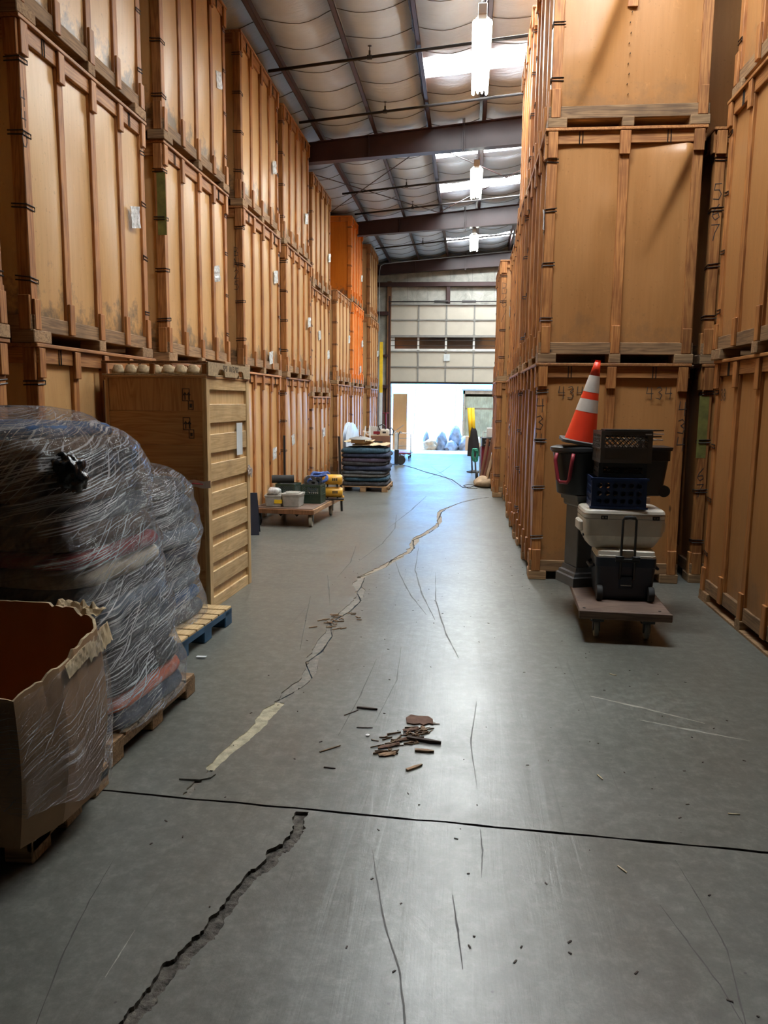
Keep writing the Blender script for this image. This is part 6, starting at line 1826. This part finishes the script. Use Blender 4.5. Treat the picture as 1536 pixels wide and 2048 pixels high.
for k, (x, y, lab) in enumerate(((0.44, 17.6, 'brown cardboard tube leaning on the last vault, nearer one'), (0.52, 17.75, 'brown cardboard tube leaning behind the nearer tube'))):
    o = thing('cardboard_tube', lab, 'tube', (x - 0.12, y, 0), 0, 'brown cardboard tubes leaning on the far right')
    mb = MB(); mb.tube([(0, 0, 0.0), (0.15 + 0.03 * k, 0.06, 1.0)], 0.035, 12, cap=False); mb.build('tube_wall', M['brown_tube'], o, smooth=True)
mb = MB(); slab(mb, 0, 0, 0, 0.20, 0.30, 0.10, 91, 44, 9, 3, 0.09, lump=0.05)
o = mb.build('canvas_heap', M['tan_cloth'], None, smooth=True); o.location = (0.41, 16.95, 0.10); tag(o, 'heap of tan canvas on the floor by the farthest right stack', 'cloth')
mb = MB(); mb.sheet(lambda u, v: (0.06 + 0.14 * v + 0.03 * math.sin(u * 9), -0.3 + 0.55 * u, 0.02 + 0.62 * v + 0.03 * noise.noise(Vector((u * 6, v * 6, 3)))), 18, 14, (0.02, 0, 0))
o = mb.build('canvas_drape', M['tan_cloth'], None, fix=True); o.location = (0.37, 17.35, 0.03); tag(o, 'brown canvas standing in folds against the vault corner', 'cloth')
rope_bundle('rope_bundle', 'tangle of green rope hanging off the red hand truck', 0.20, 17.95, 0.62, 12, 0.06, 0.24, 12, M['green_rope'], 0.010, spread=0.35)
o = thing('yellow_poles', 'two yellow foam-sleeved poles standing with a black jacket hung on them', 'poles', (0.14, 20.4, 0))
for k, x in enumerate((0.0, 0.09)):
    mb = MB(); mb.tube([(x + 0.02, 0, 0.0), (x - 0.10, 0.0, 1.62)], 0.022, 8); mb.build('pole', M['grey_paint'], o, smooth=True)
    mb = MB(); mb.tube([(x - 0.10 + 0.062, 0, 0.80), (x - 0.10 - 0.005, 0.0, 1.66)], 0.046, 12); mb.build('foam_sleeve', M['yellow_tube'], o, smooth=True)
mb = MB(); mb.lathe([(0.19, 0), (0.19, 0.03), (0.06, 0.06), (0.0, 0.06)], 20, xform((0.06, 0, 0))); mb.build('foot', M['black_plastic'], o)
mb = MB()
def jk(u, v):
    a = 2 * PI * u
    r = 0.075 + 0.085 * (1 - v) ** 0.8 + 0.02 * math.sin(a * 4 + v * 3) * (1 - v)
    if v > 0.9: r *= 1 - (v - 0.9) * 6
    return (0.04 - 0.04 * v + r * math.cos(a) * 1.0, r * math.sin(a) * 0.75, 0.42 + 0.76 * v)
mb.grid(jk, 28, 14, True)
o2 = mb.build('black_jacket', M['black_cloth'], None, smooth=True); o2.location = (0.15, 20.4, 0); tag(o2, 'black jacket hung over the two yellow poles', 'jacket')
mb = MB(); mb.tube([(-1.821, 22.26, 0.006), (-1.4, 21.2, 0.006), (-1.062, 20.166, 0.006), (-0.637, 19.151, 0.006), (-0.313, 18.224, 0.006), (-0.15, 17.2, 0.006), (-0.069, 16.653, 0.006), (0.1, 16.55, 0.02), (0.2, 16.9, 0.03), (0.05, 17.3, 0.006), (-0.05, 17.0, 0.006), (0.05, 16.5, 0.006), (0.25, 16.5, 0.006)], 0.007, 6)
o = mb.build('power_cable', M['pipe'], None, smooth=True); tag(o, 'thin dark extension cord lying across the bright floor near the door', 'cord')

# ------------------------------------------------------------------ outside the door
g = MB(); g.add([(-40, FY1 + 0.10, 0.0), (40, FY1 + 0.10, 0.0), (40, FY1 + 1.6, -0.20), (-40, FY1 + 1.6, -0.20), (-40, 90, -0.35), (40, 90, -0.35), (-40, FY1 + 0.10, -0.3), (40, FY1 + 0.10, -0.3)], [(0, 1, 2, 3), (3, 2, 5, 4), (0, 6, 7, 1)])
structure(g.build('ground_outside', plain('sunlit_yard', (0.50, 0.48, 0.45), 0.9, var=0.15, scale=1.5), fix=True))
o = thing('yard_shed', 'weathered timber shed with open top panel out in the yard, right', 'shed', (1.15, 33.2, -0.22))
M['shed_wood'] = wood('weathered_shed_board', (0.30, 0.19, 0.085), (0.46, 0.33, 0.17), 'z', 0.8, 0.05)
mb = MB(); mb.box(-1.30, 1.2, 0.0, 0.06, 0, 2.25, 0.004); mb.build('front_boards', M['shed_wood'], o)
mb = MB(); mb.box(-1.36, -1.27, -0.06, 1.6, 0, 2.5, 0.004).box(-1.36, 1.2, -0.06, 0.0, 2.36, 2.5, 0.004); mb.build('frame', M['cart_wood'], o)
mb = MB(); mb.box(-1.4, 1.3, -0.15, 1.7, 2.5, 2.56, 0.004); mb.build('roof', M['galv'], o)
mb = MB(); mb.box(-1.25, 1.2, -0.01, 0.0, 1.72, 1.78).box(-1.25, 1.2, -0.01, 0.0, 0.52, 0.58); mb.build('cross_batten', M['post_wood'], o)
mb = MB(); mb.box(-1.27, 1.2, 1.55, 1.6, 0, 2.5).box(1.14, 1.2, 0, 1.6, 0, 2.5); mb.build('back_boards', M['shed_wood'], o)
o = thing('timber_leaf', 'plywood sheet standing upright just outside at the left door edge', 'panel', (-2.88, 30.3, -0.1), math.radians(8))
mb = MB(); mb.box(0, 0.55, 0, 0.03, 0, 2.2, 0.003); mb.build('sheet', M['ply_brown'], o)
mb = MB(); mb.box(0.0, 0.06, 0.03, 0.07, 0, 2.2, 0.003); mb.build('edge_stud', M['bat_z'], o)
mb = MB(); mb.tube([(0.3, 0.5, 0), (0.3, 0.04, 1.6)], 0.03, 4); mb.build('prop', M['bat_z'], o)
rgj = random.Random(21)
for k, (x, y, a, b, h, mt, lab) in enumerate(((-1.45, 31.2, 0.30, 0.30, 0.42, 'tan_cloth', 'brown sacking at the left end of the yard heap'), (-1.62, 31.4, 0.14, 0.16, 0.62, 'grey_bag', 'tall thin grey sack at the left end of the yard heap'), (-1.0, 31.5, 0.26, 0.26, 0.62, 'grey_bag', 'grey rubbish sack left of the middle of the yard heap'),
        (-0.62, 31.3, 0.30, 0.30, 0.36, 'grey_bag', 'low grey sack in front of the yard heap'), (-0.45, 31.7, 0.32, 0.30, 0.80, 'grey_bag', 'tallest grey-blue sack in the yard heap'), (-0.10, 31.4, 0.28, 0.30, 0.50, 'grey_bag', 'grey sack at the right of the yard heap'), (-0.78, 31.05, 0.14, 0.14, 0.14, 'black_cloth', 'small dark bag on the ground before the yard heap'), (-0.30, 31.0, 0.16, 0.12, 0.10, 'black_cloth', 'small dark rag on the ground right of the dark bag'))):
    mb = MB()
    def sk(u, v, k=k, a=a, b=b, h=h):
        t = 2 * PI * u
        r = (max(0.0, 1 - v ** 2.2)) ** 0.55 * (1 + 0.55 * noise.noise(Vector((math.cos(t) * 1.5 + k * 3, math.sin(t) * 1.5, v * 3.5))))
        if v > 0.999: r = 0.01
        return (a * r * math.cos(t) + 0.1 * v * noise.noise(Vector((k * 5, 1, 1))), b * r * math.sin(t), h * 1.35 * v)
    mb.grid(sk, 22, 10, True); mb.f.append(tuple(range(22))[::-1])
    o = mb.build('rubbish_sack', M[mt], None, smooth=True); o.location = (x, y, -0.20); tag(o, lab, 'sack', 'rubbish sacks heaped in the yard')
for k, (x, y, z, w, h, lab) in enumerate(((0.16, 30.6, -0.13, 0.22, 0.62, 'tall brown carton just outside the door, back of the pair'), (0.30, 30.15, -0.08, 0.20, 0.34, 'low brown carton just outside the door, front of the pair'))):
    o = thing('cardboard_box', lab, 'box', (x, y, z), 0.1 * k, 'cartons outside the door')
    mb = MB(); mb.box(-w, w, -0.2, 0.2, 0, h, 0.004); mb.build('carton_body', M['carton'], o)
    mb = MB(); mb.box(-0.025, 0.025, -0.201, 0.201, h - 0.001, h + 0.002); mb.build('tape_strip', M['kraft_paper'], o)
o = thing('white_crate', 'white plastic crate on the low carton outside the door', 'crate', (0.33, 30.15, 0.263), 0)
mb = MB(); mb.box(-0.15, 0.15, -0.13, 0.13, 0, 0.02).box(-0.15, -0.14, -0.13, 0.13, 0.02, 0.22).box(0.14, 0.15, -0.13, 0.13, 0.02, 0.22).box(-0.14, 0.14, -0.13, -0.12, 0.02, 0.22).box(-0.14, 0.14, 0.12, 0.13, 0.02, 0.22); mb.build('crate_body', M['white_plastic'], o)
M['leaf'] = plain('pale_spring_leaf', (0.62, 0.70, 0.60), 0.6, var=0.3, bump=0)
M['bark'] = plain('grey_bark', (0.55, 0.53, 0.50), 0.9)
rgt = random.Random(31)
for k, (x, y, h) in enumerate(((-6.2, 46, 7.5), (-3.4, 50, 8.5), (-0.8, 47, 8.0), (1.6, 52, 9.0), (4.2, 47, 7.5))):
    o = thing('yard_tree', 'bright thin-leaved tree beyond the yard, %s from the left through the door' % ['first', 'second', 'third', 'fourth', 'fifth'][k], 'tree', (x, y, -0.33), 0, 'trees beyond the yard')
    mb = MB(); mb.tube([(0, 0, 0), (0.1, 0, h * 0.35), (-0.1, 0.1, h * 0.75)], [0.05, 0.035, 0.015], 7)
    tips = []
    for q in range(16):
        z0 = h * rgt.uniform(0.2, 0.72); a = rgt.uniform(0, 2 * PI); l = rgt.uniform(0.8, 2.0)
        e = Vector((l * math.cos(a), l * math.sin(a), z0 + rgt.uniform(0.3, 1.2))); mb.tube([(0, 0, z0), (e.x * 0.5, e.y * 0.5, (z0 + e.z) / 2 - 0.05), e], [0.014, 0.010, 0.005], 5); tips.append(e)
    mb.build('trunk', M['bark'], o)
    lf = MB()
    for e in tips:
        for q in range(26):
            p = e + Vector((rgt.gauss(0, 0.35), rgt.gauss(0, 0.35), rgt.gauss(0, 0.3))); s = rgt.uniform(0.03, 0.07)
            a = Vector((rgt.uniform(-1, 1), rgt.uniform(-1, 1), rgt.uniform(-1, 1))).normalized(); b = a.orthogonal().normalized()
            lf.add([p - a * s, p + b * s * 0.5, p + a * s, p - b * s * 0.5], [(0, 1, 2, 3)])
    lv = lf.build('foliage', M['leaf'], o); lv['kind'] = 'stuff'

# ------------------------------------------------------------------ wood splinters and scraps on the floor
M['splinter'] = plain('dry_wood_splinter', (0.26, 0.16, 0.09), 0.8, var=0.35, scale=25, rnd=0.3)
M['splinter_dark'] = plain('dark_wood_splinter', (0.05, 0.033, 0.025), 0.8, rnd=0.3)
M['straw'] = plain('pale_straw', (0.62, 0.53, 0.34), 0.8)
def chip(name, x, y, L, w, t, ang, mat, label, grp, tip=0.3):
    mb = MB()
    mb.prism([(-L / 2, -w / 2), (L * 0.2, -w / 2), (L / 2, -w * tip * 0.5), (L / 2, w * tip * 0.3), (L * 0.1, w / 2), (-L / 2, w * 0.4)], 0, t)
    o = mb.build(name, M[mat]); o.location = (x, y, 0.0012); o.rotation_euler = (0, 0, ang)
    return tag(o, label, 'wood scrap', grp)
GS = 'wood splinters on the aisle floor'
chip('wood_splinter', -0.55, 4.39, 0.125, 0.014, 0.010, -0.12, 'splinter_dark', 'dark flat splinter lying alone left of the splinter pile', GS)
chip('wood_splinter', -0.19, 3.985, 0.19, 0.022, 0.016, -0.22, 'splinter_dark', 'largest dark splinter with a black edge in the splinter pile', GS)
chip('wood_splinter', -0.18, 3.865, 0.10, 0.024, 0.010, -0.05, 'splinter', 'tan wedge splinter just in front of the splinter pile', GS)
chip('wood_splinter', -0.675, 3.83, 0.13, 0.008, 0.005, 0.75, 'splinter', 'thin pale stick lying alone left of the splinter pile', GS)
chip('wood_splinter', -0.22, 3.675, 0.10, 0.02, 0.008, 0.75, 'splinter', 'short forked brown splinter nearest the viewer', GS)
chip('wood_splinter', -0.635, 4.32, 0.11, 0.006, 0.004, 0.9, 'splinter_dark', 'thin dark stick behind and left of the splinter pile', GS)
chip('wood_splinter', -0.53, 4.12, 0.09, 0.006, 0.004, 0.05, 'splinter_dark', 'thin dark stick left of the splinter pile, middle of three', GS)
chip('wood_splinter', -0.64, 3.62, 0.06, 0.008, 0.004, -0.1, 'splinter_dark', 'tiny dark stick nearest the filled crack', GS)
mb = MB(); mb.prism([(-0.075, -0.05), (-0.03, -0.065), (0.0, -0.05), (0.02, -0.07), (0.05, -0.04), (0.075, -0.05), (0.07, 0.02), (0.04, 0.06), (-0.02, 0.055), (-0.06, 0.07), (-0.085, 0.02)], 0, 0.006)
M['flake'] = plain('reddish_bark', (0.15, 0.075, 0.048), 0.85, var=0.3, scale=20, bump=0.3)
o = mb.build('bark_flake', M['flake']); o.location = (-0.225, 4.26, 0.0012); tag(o, 'broad reddish brown flake at the back of the splinter pile', 'wood scrap')
rgf = random.Random(9)
for k, (x, y, L, w, a, lab) in enumerate(((-0.27, 4.12, 0.09, 0.035, 0.4, 'curled brown flake behind the largest dark splinter'), (-0.20, 4.14, 0.05, 0.03, 2.0, 'upright-lying brown flake at the right of the splinter pile'), (-0.37, 3.90, 0.12, 0.03, 0.55, 'pale brown flake at the left foot of the splinter pile'), (-0.37, 3.80, 0.09, 0.035, 0.35, 'wide brown flake in front of the left foot of the splinter pile'), (-0.30, 3.99, 0.11, 0.02, 0.7, 'long tan flake in the middle of the splinter pile'))):
    mb = MB(); mb.sheet(lambda u, v: ((u - 0.5) * L, (v - 0.5) * w * (0.5 + 0.5 * math.sin(PI * (0.15 + 0.7 * u))) + 0.008 * noise.noise(Vector((u * 6, k, 0))), 0.007 + 0.008 * math.sin(PI * v) * u + 0.004 * noise.noise(Vector((u * 5, v * 3, k)))), 8, 3, (0, 0, -0.0025))
    o = mb.build('wood_flake', M['splinter' if k % 2 else 'flake'], None, fix=True); o.location = (x, y, 0.001); o.rotation_euler = (0, 0, a); tag(o, lab, 'wood scrap', 'wood flakes in the splinter pile')
fl = MB(); rgs = random.Random(77)
def sp(n, cx, cy, sx, sy, lmin, lmax, sl):
    for k in range(n):
        x, y = rgs.gauss(cx, sx), rgs.gauss(cy, sy) ; a = rgs.gauss(sl, 0.5); L = rgs.uniform(lmin, lmax); w = rgs.uniform(0.002, 0.008)
        x += (y - cy) * 0.5
        fl.prism([(-L / 2, -w / 2), (L / 2, -w * 0.2), (L / 2, w * 0.2), (-L / 2, w / 2)], 0.0012, 0.004 + rgs.uniform(0, 0.008), xform((x, y, 0), (0, 0, a)))
sp(34, -0.34, 3.97, 0.045, 0.055, 0.02, 0.08, 0.6)
sp(34, -0.23, 4.10, 0.045, 0.06, 0.015, 0.055, 0.5)
sp(9, -0.36, 3.83, 0.03, 0.02, 0.03, 0.08, 0.3)
o = fl.build('splinter_pile', M['splinter']); o['kind'] = 'stuff'; tag(o, 'small pile of fine brown wood splinters in the middle of the aisle', 'wood scraps')
fl = MB()
for k in range(150):
    x, y = rgs.uniform(-1.3, 1.6), rgs.uniform(2.2, 9.0) ** 1.0; L = rgs.uniform(0.004, 0.02)
    fl.prism([(-L / 2, -0.003), (L / 2, -0.002), (L * 0.4, 0.003), (-L / 2, 0.002)], 0.0008, 0.003, xform((x, y, 0), (0, 0, rgs.uniform(0, 6))))
o = fl.build('floor_grit', M['splinter_dark']); o['kind'] = 'stuff'; tag(o, 'dark grit scattered thinly over the concrete floor', 'grit')
fl = MB()
for k in range(30):
    x, y = rgs.gauss(-1.03, 0.08), rgs.gauss(6.25, 0.15); L = rgs.uniform(0.02, 0.09); a = rgs.gauss(0.15, 0.6)
    fl.prism([(-L / 2, -0.004), (L / 2, -0.002), (L * 0.4, 0.004), (-L / 2, 0.003)], 0.001, 0.008, xform((x, y, 0), (0, 0, a)))
o = fl.build('splinter_pile', M['splinter']); o['kind'] = 'stuff'; tag(o, 'dark scatter of splinters on the filled crack halfway along', 'wood scraps')
for k, (x, y, a, lab) in enumerate(((0.69, 3.69, -1.2, 'short pale straw by itself on the right floor, nearer the middle'), (0.65, 2.92, -1.0, 'short pale straw closest to the viewer past the floor joint'), (1.02, 5.19, -0.6, 'pale straw farthest back, in front of the dolly'), (1.23, 3.41, 0.0, 'pale straw lying level near the right photo edge'))):
    chip('straw_piece', x, y, 0.05, 0.006, 0.004, a, 'straw', lab, 'pale straw bits on the right floor', 0.8)
mb = MB(); mb.lathe([(0, 0), (0.012, 0.002), (0.012, 0.006), (0, 0.008)], 10)
o = mb.build('white_pebble', M['white_plastic']); o.location = (-0.50, 4.02, 0.0005); tag(o, 'small white chip of plaster left of the splinter pile', 'pebble')
mb = MB(); mb.sheet(lambda u, v: ((u - 0.5) * 0.07, (v - 0.5) * 0.03, 0.008 + 0.006 * noise.noise(Vector((u * 8, v * 8, 1)))), 8, 4, (0, 0, -0.002))
o = mb.build('paper_scrap', M['paper'], None, fix=True); o.location = (-1.83, 5.15, 0.006); tag(o, 'crumpled white scrap on the floor beside the blue pallet', 'paper')
